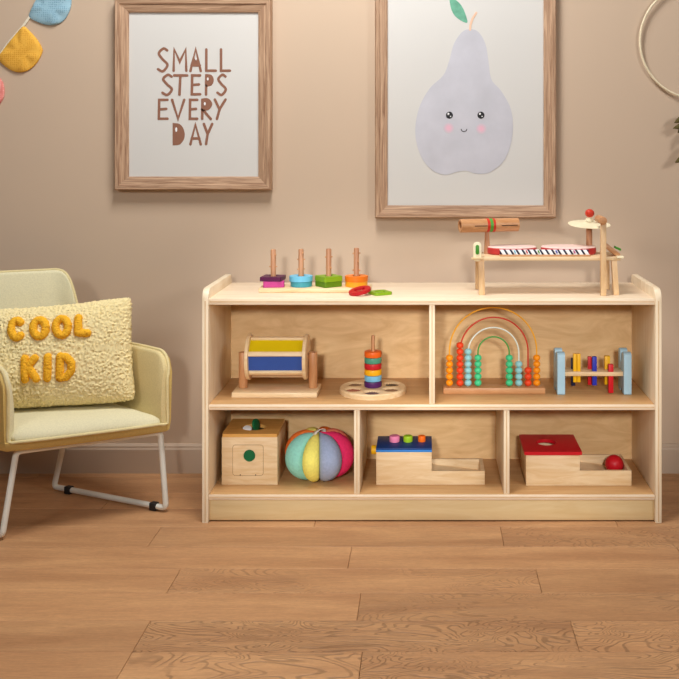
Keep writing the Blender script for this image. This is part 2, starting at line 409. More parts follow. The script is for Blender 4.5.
# --- small-steps print
a, c = fpt(114.0, 190), fpt(271.0, -1.5)
t = thing('framed_print', 'brown wooden frame holding a white print that reads SMALL STEPS EVERY DAY', 'picture', ((a.x + c.x) / 2, WY, a.z))
moulding('frame', a.x, c.x, a.z, c.z, 0.0405, t)
pr = obj('print', box(NB(), a.x + 0.03, c.x - 0.03, PY, WY - 0.001, a.z + 0.03, c.z - 0.03, 0), 'paper', t)
K = 3.395
def L2(cx, cy, y=PY): return at(100 + cx / K, cy / K, y)
LAYER = [0]
def step():
    """each inked piece lies a hair above the one before it"""
    LAYER[0] = (LAYER[0] + 1) % 12; return LAYER[0] * 0.00004
def stroke(bm, pts, wd, y=PY, mp=L2, th=0.0005):
    """one rounded pen stroke along a line of points"""
    P = [mp(*p, y) for p in pts]; P = [p for k, p in enumerate(P) if k == 0 or (p - P[k - 1]).length > 1e-5]
    th += step(); h = wd / 2; closed = len(P) > 3 and (P[0] - P[-1]).length < 1e-4
    if closed: P = P[:-1]
    m = len(P); Lf, Rt = [], []
    for k in range(m):
        a_ = P[k - 1] if (k > 0 or closed) else None; c_ = P[(k + 1) % m] if (k < m - 1 or closed) else None
        d1 = (P[k] - a_).normalized() if a_ is not None else None; d2 = (c_ - P[k]).normalized() if c_ is not None else None
        t_ = ((d1 or d2) + (d2 or d1)).normalized(); n_ = Vector((-t_.z, 0, t_.x))
        if d1 and d2:
            cs = max(0.45, n_.dot(Vector((-d1.z, 0, d1.x)))); n_ = n_ / cs
        Lf.append(P[k] + n_ * h); Rt.append(P[k] - n_ * h)
    def quad(q):
        t_ = NB(); f = t_.faces.new([t_.verts.new(p) for p in q]); merge(bm, t_)
    if closed:
        annulus(bm, [p for p in Lf], [p for p in Rt], (0, -th, 0)); return
    d0 = (P[0] - P[1]).normalized(); d1 = (P[-1] - P[-2]).normalized()
    def cap(c_, d_):
        n_ = Vector((-d_.z, 0, d_.x)); return [c_ + n_ * h * math.cos(PI * k / 8) * 1.0 + d_ * h * math.sin(PI * k / 8) for k in range(1, 8)]
    # front face strip, back strip and rim
    def strip(off):
        return [[bm.verts.new(p + off) for p in Lf], [bm.verts.new(p + off) for p in Rt], [bm.verts.new(p + off) for p in cap(P[0], d0)], [bm.verts.new(p + off) for p in cap(P[-1], d1)]]
    A, B = strip(Vector()), strip(Vector((0, -th, 0)))
    for S in (A, B):
        for k in range(m - 1): bm.faces.new((S[0][k], S[1][k], S[1][k + 1], S[0][k + 1]))
        bm.faces.new([S[1][0]] + S[2] + [S[0][0]]); bm.faces.new([S[0][-1]] + S[3] + [S[1][-1]])
    ra = A[0] + A[3] + A[1][::-1] + A[2]; rb = B[0] + B[3] + B[1][::-1] + B[2]
    for k in range(len(ra)): bm.faces.new((ra[k], ra[(k + 1) % len(ra)], rb[(k + 1) % len(ra)], rb[k]))
def soft(pts):
    """rounded outline, its first and last points kept as corners"""
    return [(v.x, v.y) for v in catmull([Vector((p[0], p[1], 0)) for p in pts], 6)]
def blob(bm, pts, y=PY, mp=L2, th=0.0005):
    prism(bm, [mp(*p, y) for p in pts], (0, -th - step(), 0))
def S_(x0, x1, y0, y1):
    cx = (x0 + x1) / 2; h = y1 - y0
    return [tuple(v) for v in catmull([Vector((p[0], p[1], 0)) for p in ((x1 - 4, y0 + 8), (cx + 2, y0 + 2), (x0 + 5, y0 + h * .22), (cx - 2, y0 + h * .45), (x1 - 3, y0 + h * .7), (cx, y1 - 3), (x0 + 2, y1 - 10))], 9)]
def letters(word, items):
    bm = NB(); wd = 8.8 / K * (PY + CAMD) / F
    for kind, d in items:
        if kind == 's': stroke(bm, [p[:2] for p in d], wd)
        else: blob(bm, d)
    o = obj('lettering', bm, 'text_brown', pr, smooth=False); o['label'] = 'brown word ' + word
def E_(x0, x1, y0, y1): return [('s', [(x1, y0 + 4), (x0 + 3, y0 + 4), (x0 + 2, y1 - 5), (x1, y1 - 5)]), ('s', [(x0 + 3, (y0 + y1) / 2), (x1 - 4, (y0 + y1) / 2 - 2)])]
def Y_(x0, x1, y0, y1): 
    m = x0 + (x1 - x0) * .45
    return [('s', [(x0 + 2, y0 + 3), (m, y0 + (y1 - y0) * .5)]), ('s', [(x1 - 2, y0 + 3), (m, y0 + (y1 - y0) * .5), (x0 + 9, y1 - 4)])]
letters('SMALL', [('s', S_(195, 232, 163, 245)), ('s', [(250, 240), (252, 168), (271, 210), (291, 168), (293, 240)]),
    ('s', [(307, 241), (325, 167), (342, 241)]), ('f', [(308, 218), (319, 182), (322, 200), (331, 200), (340, 218), (336, 222), (314, 222)]), ('s', [(311, 222), (339, 222)]),
    ('s', [(361, 168), (361, 240), (393, 240)]), ('s', [(411, 168), (411, 240), (441, 240)])])
letters('STEPS', [('s', S_(210, 247, 252, 325)), ('s', [(252, 256), (296, 256)]), ('s', [(273, 256), (270, 321)])] + E_(310, 340, 252, 325) +
    [('s', [(360, 321)] + soft([(361, 256), (376, 258), (382, 272), (376, 286), (362, 290)])), ('f', soft([(361, 256), (376, 258), (382, 272), (376, 286), (362, 290)])), ('s', S_(397, 430, 252, 325))])
letters('EVERY', E_(198, 229, 335, 408) + [('s', [(245, 339), (265, 403), (286, 339)])] + E_(303, 330, 335, 408) +
    [('s', [(347, 403)] + soft([(348, 339), (365, 338), (377, 352), (368, 368), (350, 373)]) + [(376, 404)]), ('f', soft([(348, 339), (365, 338), (377, 352), (368, 368), (350, 373)]))] + Y_(388, 428, 335, 408))
letters('DAY', [('s', [(251, 489), (251, 422)] + soft([(251, 422), (268, 425), (280, 440), (283, 465), (270, 486), (251, 489)])[1:]), ('f', soft([(251, 422), (268, 425), (280, 440), (283, 465), (270, 486), (251, 489)])),
    ('s', [(307, 490), (324, 423), (342, 490)]), ('s', [(312, 470), (337, 470)])] + Y_(351, 383, 418, 493))
for cx, cy, rx, ry in ((366, 268, 3.2, 5.5), (356, 352, 3.2, 6), (259, 440, 3.5, 8), (326, 200, 2.2, 4.5)):
    bm = NB(); blob(bm, [(cx + rx * math.cos(k * PI / 6), cy + ry * math.sin(k * PI / 6)) for k in range(12)], PY - 0.0009)
    o = obj('highlight', bm, 'white_ink', pr, smooth=False); o['label'] = 'white fleck inside filled letters'
# --- pear print
a, c = fpt(375, 218), fpt(556.5, -32)
t = thing('framed_print', 'brown wooden frame holding a print of a lavender pear with a smiling face', 'picture', ((a.x + c.x) / 2, WY, a.z))
moulding('frame', a.x, c.x, a.z, c.z, 0.0375, t)
pr2 = obj('print', box(NB(), a.x + 0.03, c.x - 0.03, PY, WY - 0.001, a.z + 0.03, c.z - 0.03, 0), 'paper', t)
K3 = 2.952
def L3(cx, cy, y=PY): return at(360 + cx / K3, cy / K3, y)
pear = [(325, 86), (301, 95), (277, 130), (263, 180), (246, 222), (205, 262), (174, 320), (163, 390), (177, 455), (210, 500), (250, 516), (285, 508), (312, 504), (345, 513), (385, 508), (428, 470), (450, 400), (446, 325), (416, 268), (388, 235), (379, 180), (370, 130), (350, 95)]
def flat(pts): return [(v.x, v.y) for v in catmull([Vector((p[0], p[1], 0)) for p in pts], 5, True)]
bm = NB(); blob(bm, flat(pear), mp=L3); body = obj('pear_drawing', bm, 'pear', pr2, smooth=False)
bm = NB(); blob(bm, flat([(264, -14), (272, -8), (296, 12), (310, 38), (317, 66), (300, 62), (278, 44), (267, 18)]), mp=L3); obj('leaf_drawing', bm, 'leaf_ink', pr2, smooth=False)
bm = NB(); stroke(bm, [(343, 38), (332, 55), (326, 74), (325, 88)], 0.0065, PY - 0.0006, L3); obj('stem_drawing', bm, 'stem_ink', pr2, smooth=False)
def disc(cx, cy, r, y): return [(cx + r * math.cos(k * PI / 10), cy + r * math.sin(k * PI / 10)) for k in range(20)]
for cx, cy in ((262, 378), (358, 380)):
    bm = NB(); blob(bm, disc(cx, cy, 17, 0), PY - 0.0008, L3); obj('cheek', bm, 'blush', pr2, smooth=False)
for cx in (264, 357):
    bm = NB(); blob(bm, disc(cx, 340, 10.5, 0), PY - 0.0008, L3); obj('eye', bm, 'black_ink', pr2, smooth=False)
for cx in (264, 357):
    bm = NB(); blob(bm, disc(cx - 3, 336, 3, 0), PY - 0.0016, L3); obj('eye_glint', bm, 'white_ink', pr2, smooth=False)
    bm = NB(); blob(bm, disc(cx + 3.5, 343.5, 1.8, 0), PY - 0.0016, L3); obj('eye_glint', bm, 'white_ink', pr2, smooth=False)
bm = NB(); stroke(bm, [(307 + 8.5 * math.cos(math.radians(a_)), 380 + 8.5 * math.sin(math.radians(a_))) for a_ in range(10, 171, 20)], 0.0022, PY - 0.0008, L3); obj('mouth', bm, 'black_ink', pr2, smooth=False)

# ------------------------------------------------------------------ hoop and sprig
HY = WY - 0.012
hc = at(698, 41, HY); hr = 58 * (HY + CAMD) / F
t = thing('wall_hoop', 'thin cream ring hung on the wall at the right edge', 'wall decoration', (hc.x, WY, hc.z - hr))
obj('ring', tube(NB(), [(hc.x + hr * math.cos(2 * PI * k / 96), HY, hc.z + hr * math.sin(2 * PI * k / 96)) for k in range(96)], 0.0036, 12, True), 'hoop', t)
def leaf(bm, p, d, nrm, ln, wd):
    d = Vector(d).normalized(); nrm = Vector(nrm).normalized(); s = d.cross(nrm)
    rows = []
    for k in range(9):
        f = k / 8; ww = wd * math.sin(PI * min(1, f * 0.97 + 0.03)) ** 0.8 * (1 - 0.3 * f)
        c0 = Vector(p) + d * ln * f + nrm * (0.10 * ln * math.sin(PI * f))
        rows.append([bm.verts.new(c0 - s * ww + nrm * 0.10 * ww), bm.verts.new(c0), bm.verts.new(c0 + s * ww + nrm * 0.10 * ww)])
    for r0, r1 in zip(rows, rows[1:]):
        for k in range(2): bm.faces.new((r0[k], r0[k + 1], r1[k + 1], r1[k]))
st = NB(); lf = NB()
p0 = at(692, 98, HY - 0.008)
tw = [p0, p0 + Vector((-0.008, -0.012, -0.05)), p0 + Vector((-0.012, -0.018, -0.11)), p0 + Vector((-0.008, -0.018, -0.19))]
tube(st, catmull(tw, 6), 0.002, 8)
for q, (dx, dz) in enumerate(((-0.9, -0.45), (-0.8, -0.8), (-0.85, -0.2), (-0.45, -0.9), (0.8, -0.5), (0.7, -0.7), (-0.6, -0.8), (0.6, -0.8), (-0.9, -0.5))):
    p = Vector(tw[1]).lerp(tw[3], q / 9 * 0.95)
    leaf(lf, p, (dx, -0.25, dz), (0.2 * dx, -1, 0.1), 0.062, 0.013)
t2 = thing('leaf_sprig', 'dry olive leaf sprig hanging below the cream wall ring', 'dried leaves', (p0.x, WY, p0.z - 0.2))
obj('twig', st, 'leaf', t2)
lo = obj('leaves', lf, 'leaf', t2); so = lo.modifiers.new('thick', 'SOLIDIFY'); so.thickness = 0.001

# ------------------------------------------------------------------ bunting
BY = WY - 0.006
def L1(cx, cy, y=BY): return at(cx / 4.85, cy / 4.85, y)
t = thing('bunting_garland', 'bunting of blue, mustard and pink dotted cloth flags in the upper left corner', 'bunting', (at(10, 60, WY).x, WY, at(0, 105, WY).z))
def flag(pts, mat):
    """padded cloth flag, plumper in its middle"""
    bm = NB(); P = [L1(p[0], p[1]) for p in flat(pts)]; n = len(P)
    c = sum(P, Vector()) / n; ring = []
    for s, dy in ((1, 0.0), (1.0, -0.003), (0.94, -0.006), (0.75, -0.0085), (0.4, -0.0095)):
        ring.append([bm.verts.new(Vector((c.x + (p.x - c.x) * s, BY + 0.004 + dy + (0.0016 * math.sin(p.z * 90 + p.x * 60) if s < 0.99 else 0), c.z + (p.z - c.z) * s))) for p in P])
    for r0, r1 in zip(ring, ring[1:]):
        for k in range(n): bm.faces.new((r0[k], r0[(k + 1) % n], r1[(k + 1) % n], r1[k]))
    bm.faces.new(ring[-1]); bm.faces.new(ring[0][::-1])
    obj('flag', bm, mat, t)
flag([(112, 128), (80, 160), (40, 208), (2, 258), (-14, 282), (20, 318), (60, 344), (100, 351), (140, 338), (180, 300), (204, 252), (200, 228), (178, 190), (140, 148)], 'flag_yellow')
flag([(225, -70), (200, -40), (170, 5), (148, 50), (140, 78), (160, 96), (200, 114), (240, 122), (280, 116), (315, 90), (338, 45), (345, 0), (330, -40), (290, -66)], 'flag_blue')
flag([(-8, 380), (-40, 420), (-80, 470), (-60, 520), (-30, 525), (0, 500), (18, 465), (18, 420), (8, 392)], 'flag_pink')
rb = NB()
line = [(-95, 480), (-40, 398), (-14, 290), (40, 210), (112, 128), (146, 80), (175, 10), (225, -68), (300, -140)]
pts = [L1(*p, WY - 0.003) for p in line]
for p, q in zip(pts, pts[1:]):
    d = (q - p).normalized(); n = Vector((-d.z, 0, d.x)) * 0.0036
    prism(rb, [p + n, q + n, q - n, p - n], (0, -0.002, 0))
obj('ribbon', rb, 'ribbon', t, smooth=False)

# ------------------------------------------------------------------ chair
def D2(x, d, z=0): return Vector((x, d - CAMD, z))
plan = [(-0.700, 2.625), (-0.805, 2.715), (-0.905, 2.785), (-1.000, 2.824), (-1.065, 2.826), (-1.13, 2.800), (-1.24, 2.752), (-1.34, 2.715), (-1.385, 2.685), (-1.392, 2.640), (-1.32, 2.578), (-1.215, 2.512), (-1.072, 2.442)]
path = catmull([Vector((x, d - CAMD, 0)) for x, d in plan], 8)
N = len(path); cum = [0]
for i in range(1, N): cum.append(cum[-1] + (path[i] - path[i - 1]).length)
LEN = cum[-1]
def tang(i): return (path[min(i + 1, N - 1)] - path[max(i - 1, 0)]).normalized()
def inward(i): t_ = tang(i); return Vector((-t_.y, t_.x, 0))
def sm(a, b, x):
    f = max(0, min(1, (x - a) / (b - a))); return f * f * (3 - 2 * f)
ARM, BACK, SZ0 = 0.440, 0.634, 0.231
iR = 4 * 8; iL = 8 * 8    # back runs between plan points 4 and 8
sR, sL = cum[3 * 8 + 6], cum[8 * 8 - 2]
def backness(i): return sm(sR - 0.050, sR + 0.050, cum[i]) * (1 - sm(sL - 0.035, sL + 0.045, cum[i]))
def ztop(i):
    z = ARM + (BACK - ARM) * math.sin(PI / 2 * backness(i)) ** 0.7
    e = min(cum[i], LEN - cum[i]); r = 0.045
    if e < r: z -= r - math.sqrt(max(0, r * r - (r - e) ** 2))
    return z
def lean(i, z): return -inward(i) * ((z - SZ0) * (0.03 + 0.10 * backness(i)))
def wall_loft(o0, o1, dz, z0):
    """upholstered wall between two inward offsets, rounded along its top"""
    bm = NB(); secs = []
    for i in range(N):
        zt = ztop(i) + dz; n = inward(i); m = (o0 + o1) / 2; h = (o1 - o0) / 2
        sec = []
        for k in range(7): sec.append((o0 + (0.004 if k == 0 else 0), z0 + (zt - h - z0) * k / 6))
        for k in range(1, 6):
            a_ = PI - PI * k / 6; sec.append((m + h * math.cos(a_), zt - h + h * math.sin(a_)))
        for k in range(7): 
            bulge = 0.006 * math.sin(PI * k / 6) if o1 > 0.02 else 0
            sec.append((o1 + bulge, zt - h - (zt - h - z0) * k / 6))
        secs.append([bm.verts.new(path[i] + n * s + lean(i, z) + Vector((0, 0, z))) for s, z in sec])
    for a_, c_ in zip(secs, secs[1:]):
        for k in range(len(a_) - 1): bm.faces.new((a_[k], a_[k + 1], c_[k + 1], c_[k]))
        bm.faces.new((a_[-1], a_[0], c_[0], c_[-1]))
    bm.faces.new(secs[0][::-1]); bm.faces.new(secs[-1])
    return bm
cc = sum(path, Vector()) / N
chair = thing('armchair', 'small straw yellow upholstered tub armchair on a white steel sled frame', 'chair', (cc.x, cc.y, 0))
o = obj('outer_shell', wall_loft(0.0, 0.011, -0.003, SZ0), 'shell', chair); o['label'] = 'mustard outer shell'
o = obj('inner_lining', wall_loft(0.011, 0.027, 0.0, SZ0 + 0.012), 'lining', chair)
o.data.materials.append(M['arm_lining'])
xr, xl = path[3 * 8].x + 0.01, path[8 * 8].y
for p in o.data.polygons:
    c_ = p.center + chair.location
    if c_.x > xr and c_.z < ARM + 0.02: p.material_index = 1
# seat base and pad
def seat_loop(off, fwd):
    pts = [path[i] + inward(i) * off for i in range(0, N, 4)]
    f0 = (path[0] - path[-1]).normalized(); fn = Vector((f0.y, -f0.x, 0))
    A, B = path[-1] + f0 * off, path[0] - f0 * off
    fr = []
    for k in range(1, 12):
        f = k / 12; fr.append(A.lerp(B, f) + fn * (fwd * (1 - (2 * f - 1) ** 4) ))
    pts[0] = B + fn * 0.002; pts[-1] = A + fn * 0.002
    return pts + fr
def stack(rings):
    bm = NB(); R = [[bm.verts.new(p) for p in r] for r in rings]; n = len(R[0])
    for a_, c_ in zip(R, R[1:]):
        for k in range(n): bm.faces.new((a_[k], a_[(k + 1) % n], c_[(k + 1) % n], c_[k]))
    bm.faces.new(R[0][::-1]); bm.faces.new(R[-1]); return bm
def at_z(loop, z, s=1.0, z2=None):
    c_ = sum(loop, Vector()) / len(loop)
    return [Vector((c_.x + (p.x - c_.x) * s, c_.y + (p.y - c_.y) * s, z)) for p in loop]
lp = seat_loop(0.002, 0.012)
o = obj('seat_base', stack([at_z(lp, SZ0 - 0.006, 0.97), at_z(lp, SZ0, 0.995), at_z(lp, SZ0 + 0.016, 1.0), at_z(lp, SZ0 + 0.018, 0.98)]), 'shell', chair); o['label'] = 'mustard seat underside band'
lp = seat_loop(0.025, 0.016)
obj('seat_pad', stack([at_z(lp, SZ0 + 0.014, 0.985), at_z(lp, SZ0 + 0.022, 1.0), at_z(lp, SZ0 + 0.030, 0.985), at_z(lp, SZ0 + 0.040, 0.93), at_z(lp, SZ0 + 0.049, 0.82), at_z(lp, SZ0 + 0.055, 0.65), at_z(lp, SZ0 + 0.058, 0.4), at_z(lp, SZ0 + 0.059, 0.12)]), 'lining', chair)
pp = []
f0 = (path[0] - path[-1]).normalized(); fn = Vector((f0.y, -f0.x, 0))
def piping(i): return path[i] + inward(i) * 0.011 + lean(i, ztop(i)) + Vector((0, 0, ztop(i) + 0.0005))
top = [piping(i) for i in range(N)]
r0 = [path[0] + inward(0) * 0.011 + fn * 0.004 + Vector((0, 0, z)) for z in (0.25, 0.29, 0.33, 0.37)]
r1 = [path[-1] + inward(N - 1) * 0.011 + fn * 0.004 + Vector((0, 0, z)) for z in (0.37, 0.33, 0.29, 0.25)]
front = [path[-1].lerp(path[0], f) + fn * (0.004 + 0.013 * (1 - (2 * f - 1) ** 4)) + Vector((0, 0, SZ0 + 0.019)) for f in [0.08 + 0.84 * k / 12 for k in range(13)]]
obj('piping', tube(NB(), catmull(r0 + top + r1 + front, 2, True), 0.0042, 8, True), 'piping', chair)
# sled frame
def fillet(pts, r, n=6):
    P = [Vector(p) for p in pts]; out = [P[0]]
    for i in range(1, len(P) - 1):
        a_, b_, c_ = P[i - 1], P[i], P[i + 1]
        ra = min(r, (a_ - b_).length * 0.45); rc = min(r, (c_ - b_).length * 0.45)
        p, q = b_ + (a_ - b_).normalized() * ra, b_ + (c_ - b_).normalized() * rc
        for k in range(n + 1):
            f = k / n; out.append(p * (1 - f) ** 2 + b_ * 2 * f * (1 - f) + q * f * f)
    return out + [P[-1]]
RT = 0.0078
FR, BR = D2(X(166, 0.075), 2.635, RT + 0.004), D2(-1.085, 2.80, RT + 0.004)
FLf, BLf = D2(-1.080, 2.448, RT + 0.004), D2(-1.40, 2.66, RT + 0.004)
TR, TL = D2(-0.732, 2.64, SZ0 - 0.014), D2(-1.056, 2.475, SZ0 - 0.014)
UR, UL = D2(-1.03, 2.77, SZ0 - 0.014), D2(-1.33, 2.645, SZ0 - 0.014)
loop = fillet([UR.lerp(TR, 0.5), UR, BR, FR, TR, TL, FLf, BLf, UL, UL.lerp(TL, 0.5)], 0.014)
fr = obj('sled_frame', tube(NB(), loop, RT, 14), 'steel', chair)
def clip(c_, d_):
    d_ = d_.normalized(); yaw = math.atan2(d_.y, d_.x)
    return box(NB(), c_.x - 0.011, c_.x + 0.011, c_.y - 0.0095, c_.y + 0.0095, 0.0003, 0.0215, 0.003, rot=Matrix.Rotation(yaw, 4, 'Z'))
for s_, e_, f in ((FR, BR, 0.10), (FR, BR, 0.86), (FLf, BLf, 0.14), (FLf, BLf, 0.86)):
    o = obj('foot_glide', clip(s_.lerp(e_, f), e_ - s_), 'rubber', fr); o['label'] = 'black rubber foot glide'

# ------------------------------------------------------------------ cushion
CW, CH, CT = 0.440, 0.280, 0.058
cdir = Vector((math.cos(math.radians(9)), math.sin(math.radians(9)), 0))
cb = D2(-0.798, 2.643, 0.2965) - cdir * (CW / 2)           # middle of the lower edge
tilt = math.radians(16)
cup = Vector((-cdir.y, cdir.x, 0)) * math.sin(tilt) + Vector((0, 0, 1)) * math.cos(tilt)
cup = (cup - cdir * 0.075).normalized()
cnr = cup.cross(cdir).normalized()
if cnr.y > 0: cnr = -cnr                                   # towards the room
ccen = cb + cup * (CH / 2)
def cush(u, v, side):
    m = max(0.0, (1 - abs(u) ** 2.6)) * max(0.0, (1 - abs(v) ** 2.6))
    h = CT * m ** 0.42 * side
    x = u * CW / 2 * (1 - 0.045 * (1 - v * v)); y = v * CH / 2 * (1 - 0.085 * (1 - u * u) * (1.0 if v > 0 else 0.15))
    y += 0.014 * u * (1 if v > 0 else 0.3)
    c8 = (abs(u) * abs(v)) ** 7; x *= 1 - 0.035 * c8; y *= 1 - 0.055 * c8
    return ccen + cdir * x + cup * y + cnr * h
def fleece(p, amp):
    q = p * 150
    d = noise.voronoi(q)[0]
    return amp * (1.0 - min(1, d[0] * 1.3)) + amp * 0.5 * noise.noise(p * 210)
bm = NB(); nu, nv = 210, 134
grid = {}
for side in (1, -1):
    for i in range(nu + 1):
        for j in range(nv + 1):
            u = -math.cos(PI * i / nu); v = -math.cos(PI * j / nv)
            u = 0.5 * u + 0.5 * (2 * i / nu - 1); v = 0.5 * v + 0.5 * (2 * j / nv - 1)
            edge = i in (0, nu) or j in (0, nv)
            if edge and side == -1: grid[(side, i, j)] = grid[(1, i, j)]; continue
            p = cush(u, v, side)
            out = (cnr * side * (1 - max(abs(u), abs(v)) ** 6) + (cdir * u + cup * v) * max(abs(u), abs(v)) ** 6).normalized()
            p = p + out * fleece(p, 0.0048 if side == 1 else 0.004)
            grid[(side, i, j)] = bm.verts.new(p)
    for i in range(nu):
        for j in range(nv):
            q = [grid[(side, i, j)], grid[(side, i + 1, j)], grid[(side, i + 1, j + 1)], grid[(side, i, j + 1)]]
            bm.faces.new(q if side == 1 else q[::-1])
cz = min(v.co.z for v in bm.verts)
cus = thing('cushion', 'cream fluffy cushion reading COOL KID in orange, leaning in the armchair', 'cushion', (ccen.x, ccen.y, cz))
obj('cover', bm, 'fleece', cus)
CAM = Vector((0, -CAMD, CAMH))
def on_cushion(cx, cy):
    px, py = cx / 4.85, 280 + cy / 4.85
    d = at(px, py, 0.0) - CAM
    best = None; off = 0.055
    for it in range(4):
        t_ = ((ccen + cnr * off) - CAM).dot(cnr) / d.dot(cnr); p = CAM + d * t_
        u = (p - ccen).dot(cdir) / (CW / 2) / 0.97; v = (p - ccen).dot(cup) / (CH / 2) / 0.95
        m = max(0.0, (1 - abs(u) ** 2.6)) * max(0.0, (1 - abs(v) ** 2.6)); off = CT * m ** 0.42 + 0.0015
    return p
def ov(cx, cy, rx, ry, a0=0, a1=360, n=18): return [(cx + rx * math.cos(math.radians(a0 + (a1 - a0) * k / n)), cy + ry * math.sin(math.radians(a0 + (a1 - a0) * k / n))) for k in range(n + 1)]
glyphs = {'C': [ov(82, 238, 26, 42, -48, -312)], 'O': [ov(192, 234, 31, 40)], 'O ': [ov(300, 228, 30, 40)], 'L': [[(380, 184), (378, 256), (424, 258)]],
          'K': [[(120, 382), (122, 482)], [(168, 380), (126, 430)], [(140, 428), (176, 478)]], 'I': [[(232, 374), (230, 476)]], 'D': [[(292, 370), (290, 474)], [(292, 372), (322, 374), (347, 402), (346, 438), (322, 470), (290, 474)]]}
for g, strokes in glyphs.items():
    bm = NB()
    for s_ in strokes:
        P = []
        for p, q in zip(s_, s_[1:]):
            L_ = math.hypot(q[0] - p[0], q[1] - p[1]); n_ = max(2, int(L_ / 3.5))
            P += [(p[0] + (q[0] - p[0]) * k / n_, p[1] + (q[1] - p[1]) * k / n_) for k in range(n_)]
        P.append(s_[-1])
        W = [on_cushion(*p) for p in P]
        tube(bm, W, 0.0085, 14, rfun=lambda f: 0.0108)
        for e_ in (W[0], W[-1]): ball(bm, e_, 0.0106, 14)
    bmesh.ops.subdivide_edges(bm, edges=bm.edges[:], cuts=1)
    for v in bm.verts:
        v.co += Vector((noise.noise(v.co * 330), noise.noise(v.co * 330 + Vector((9, 0, 0))), noise.noise(v.co * 330 + Vector((0, 9, 0))))) * 0.0022
    o = obj('letter', bm, 'orange_tuft', cus); o['label'] = 'orange tufted letter ' + g.strip()

# ------------------------------------------------------------------ shape sorter on the top
Z = ZT + 0.0003
t = thing('peg_base', 'long wooden stacking base with four studded pegs at the left of the shelf top', 'stacking toy', (-0.315, 0.14, Z))
obj('base', box(NB(), X(258.4, 0.10), X(370, 0.10), 0.10, 0.185, Z, Z + 0.0125, 0.002), 'toy_wood', t)
pegx = [X(273.2, 0.14), X(301.0, 0.14), X(328.6, 0.14), X(356.4, 0.14)]
studs = [(0.055, 0.088), (0.048, 0.075, 0.094), (0.052, 0.082), (0.045, 0.070, 0.092)]
for k, x in enumerate(pegx):
    h = (0.104, 0.105, 0.106, 0.108)[k]
    pg = obj('peg', lathe(NB(), [(0, 0), (0.0075, 0), (0.0075, h - 0.004), (0.006, h - 0.001), (0, h)], (x, 0.142, Z + 0.0125), seg=24), 'brown_wood_z', t)
    for j, hz in enumerate(studs[k]):
        a_ = 2.0 * j + k; d = Vector((math.cos(a_), math.sin(a_) * 0.4, 0)).normalized()
        p = Vector((x, 0.142, Z + 0.0125 + hz)); obj('stud', cyl(NB(), p - d * 0.0112, p + d * 0.0112, 0.0021, seg=10, bev=0.0005), 'tan_wood_z', pg)
def plate(name, label, loop, holes_r, z, h, mat, group, c_, cat='stacking piece'):
    """flat shape with a round hole, loop = list of (x,y) about its centre"""
    n = len(loop); out = []; inn = []
    for p in loop:
        a_ = math.atan2(p[1], p[0]); out.append(Vector((c_[0] + p[0], c_[1] + p[1], z))); inn.append(Vector((c_[0] + holes_r * math.cos(a_), c_[1] + holes_r * math.sin(a_), z)))
    bm = annulus(NB(), out, inn, (0, 0, h))
    bmesh.ops.recalc_face_normals(bm, faces=bm.faces)
    ed = [e for e in bm.edges if e.calc_face_angle(0) > 1.0]
    bmesh.ops.bevel(bm, geom=ed, offset=0.0008, segments=2, affect='EDGES')
    o = obj(name, bm, mat, None, (c_[0], c_[1], z)); tag(o, label, cat, group); return o
def rot2(loop, deg):
    a_ = math.radians(deg); return [(p[0] * math.cos(a_) - p[1] * math.sin(a_), p[0] * math.sin(a_) + p[1] * math.cos(a_)) for p in loop]
def sq(s, r=0.004, n=6):
    lp_ = round_rect(s, s, r, n); res = []
    for p, q in zip(lp_, lp_[1:] + lp_[:1]):
        d = math.hypot(q[0] - p[0], q[1] - p[1]); m_ = 6 if d > 0.01 else 1
        for k in range(m_): res.append((p[0] + (q[0] - p[0]) * k / m_, p[1] + (q[1] - p[1]) * k / m_))
    return res
def circ(r, n=40): return [(r * math.cos(2 * PI * k / n), r * math.sin(2 * PI * k / n)) for k in range(n)]
G = 'shape plates of the peg stacker'
zb = Z + 0.0127; ph = 0.0145
pl = 'plate on the {} peg of the stacking base'
plate('shape_plate', 'magenta lower square plate on the leftmost studded peg', rot2(sq(0.058), 8), 0.0114, zb, ph * 1.15, 'magenta', G, (pegx[0] + 0.002, 0.140))
plate('shape_plate', 'dark plum upper square plate on the leftmost studded peg', rot2(sq(0.060), -6), 0.0114, zb + ph * 1.15 + 0.0003, ph * 0.8, 'plum', G, (pegx[0] - 0.001, 0.142))
plate('shape_plate', 'teal lower plate on the second studded peg from the left', rot2(circ(0.0300, 6 * 8), 0), 0.0114, zb, ph, 'teal', G, (pegx[1] + 0.001, 0.141))
plate('shape_plate', 'sky blue upper plate on the second studded peg from the left', circ(0.0325), 0.0114, zb + ph + 0.0003, ph, 'sky', G, (pegx[1], 0.142))
plate('shape_plate', 'dark green lower square plate on the third studded peg from the left', rot2(sq(0.056), 38), 0.0114, zb, ph, 'dark_lime', G, (pegx[2], 0.140))
plate('shape_plate', 'lime green upper square plate on the third studded peg from the left', rot2(sq(0.058), 36), 0.0114, zb + ph + 0.0003, ph, 'lime', G, (pegx[2], 0.142))
plate('shape_plate', 'amber lower round plate on the rightmost studded peg', circ(0.0310), 0.0114, zb, ph, 'amber', G, (pegx[3], 0.140))
plate('shape_plate', 'orange upper round plate on the rightmost studded peg', circ(0.0325), 0.0114, zb + ph + 0.0003, ph, 'plate_orange', G, (pegx[3], 0.142))
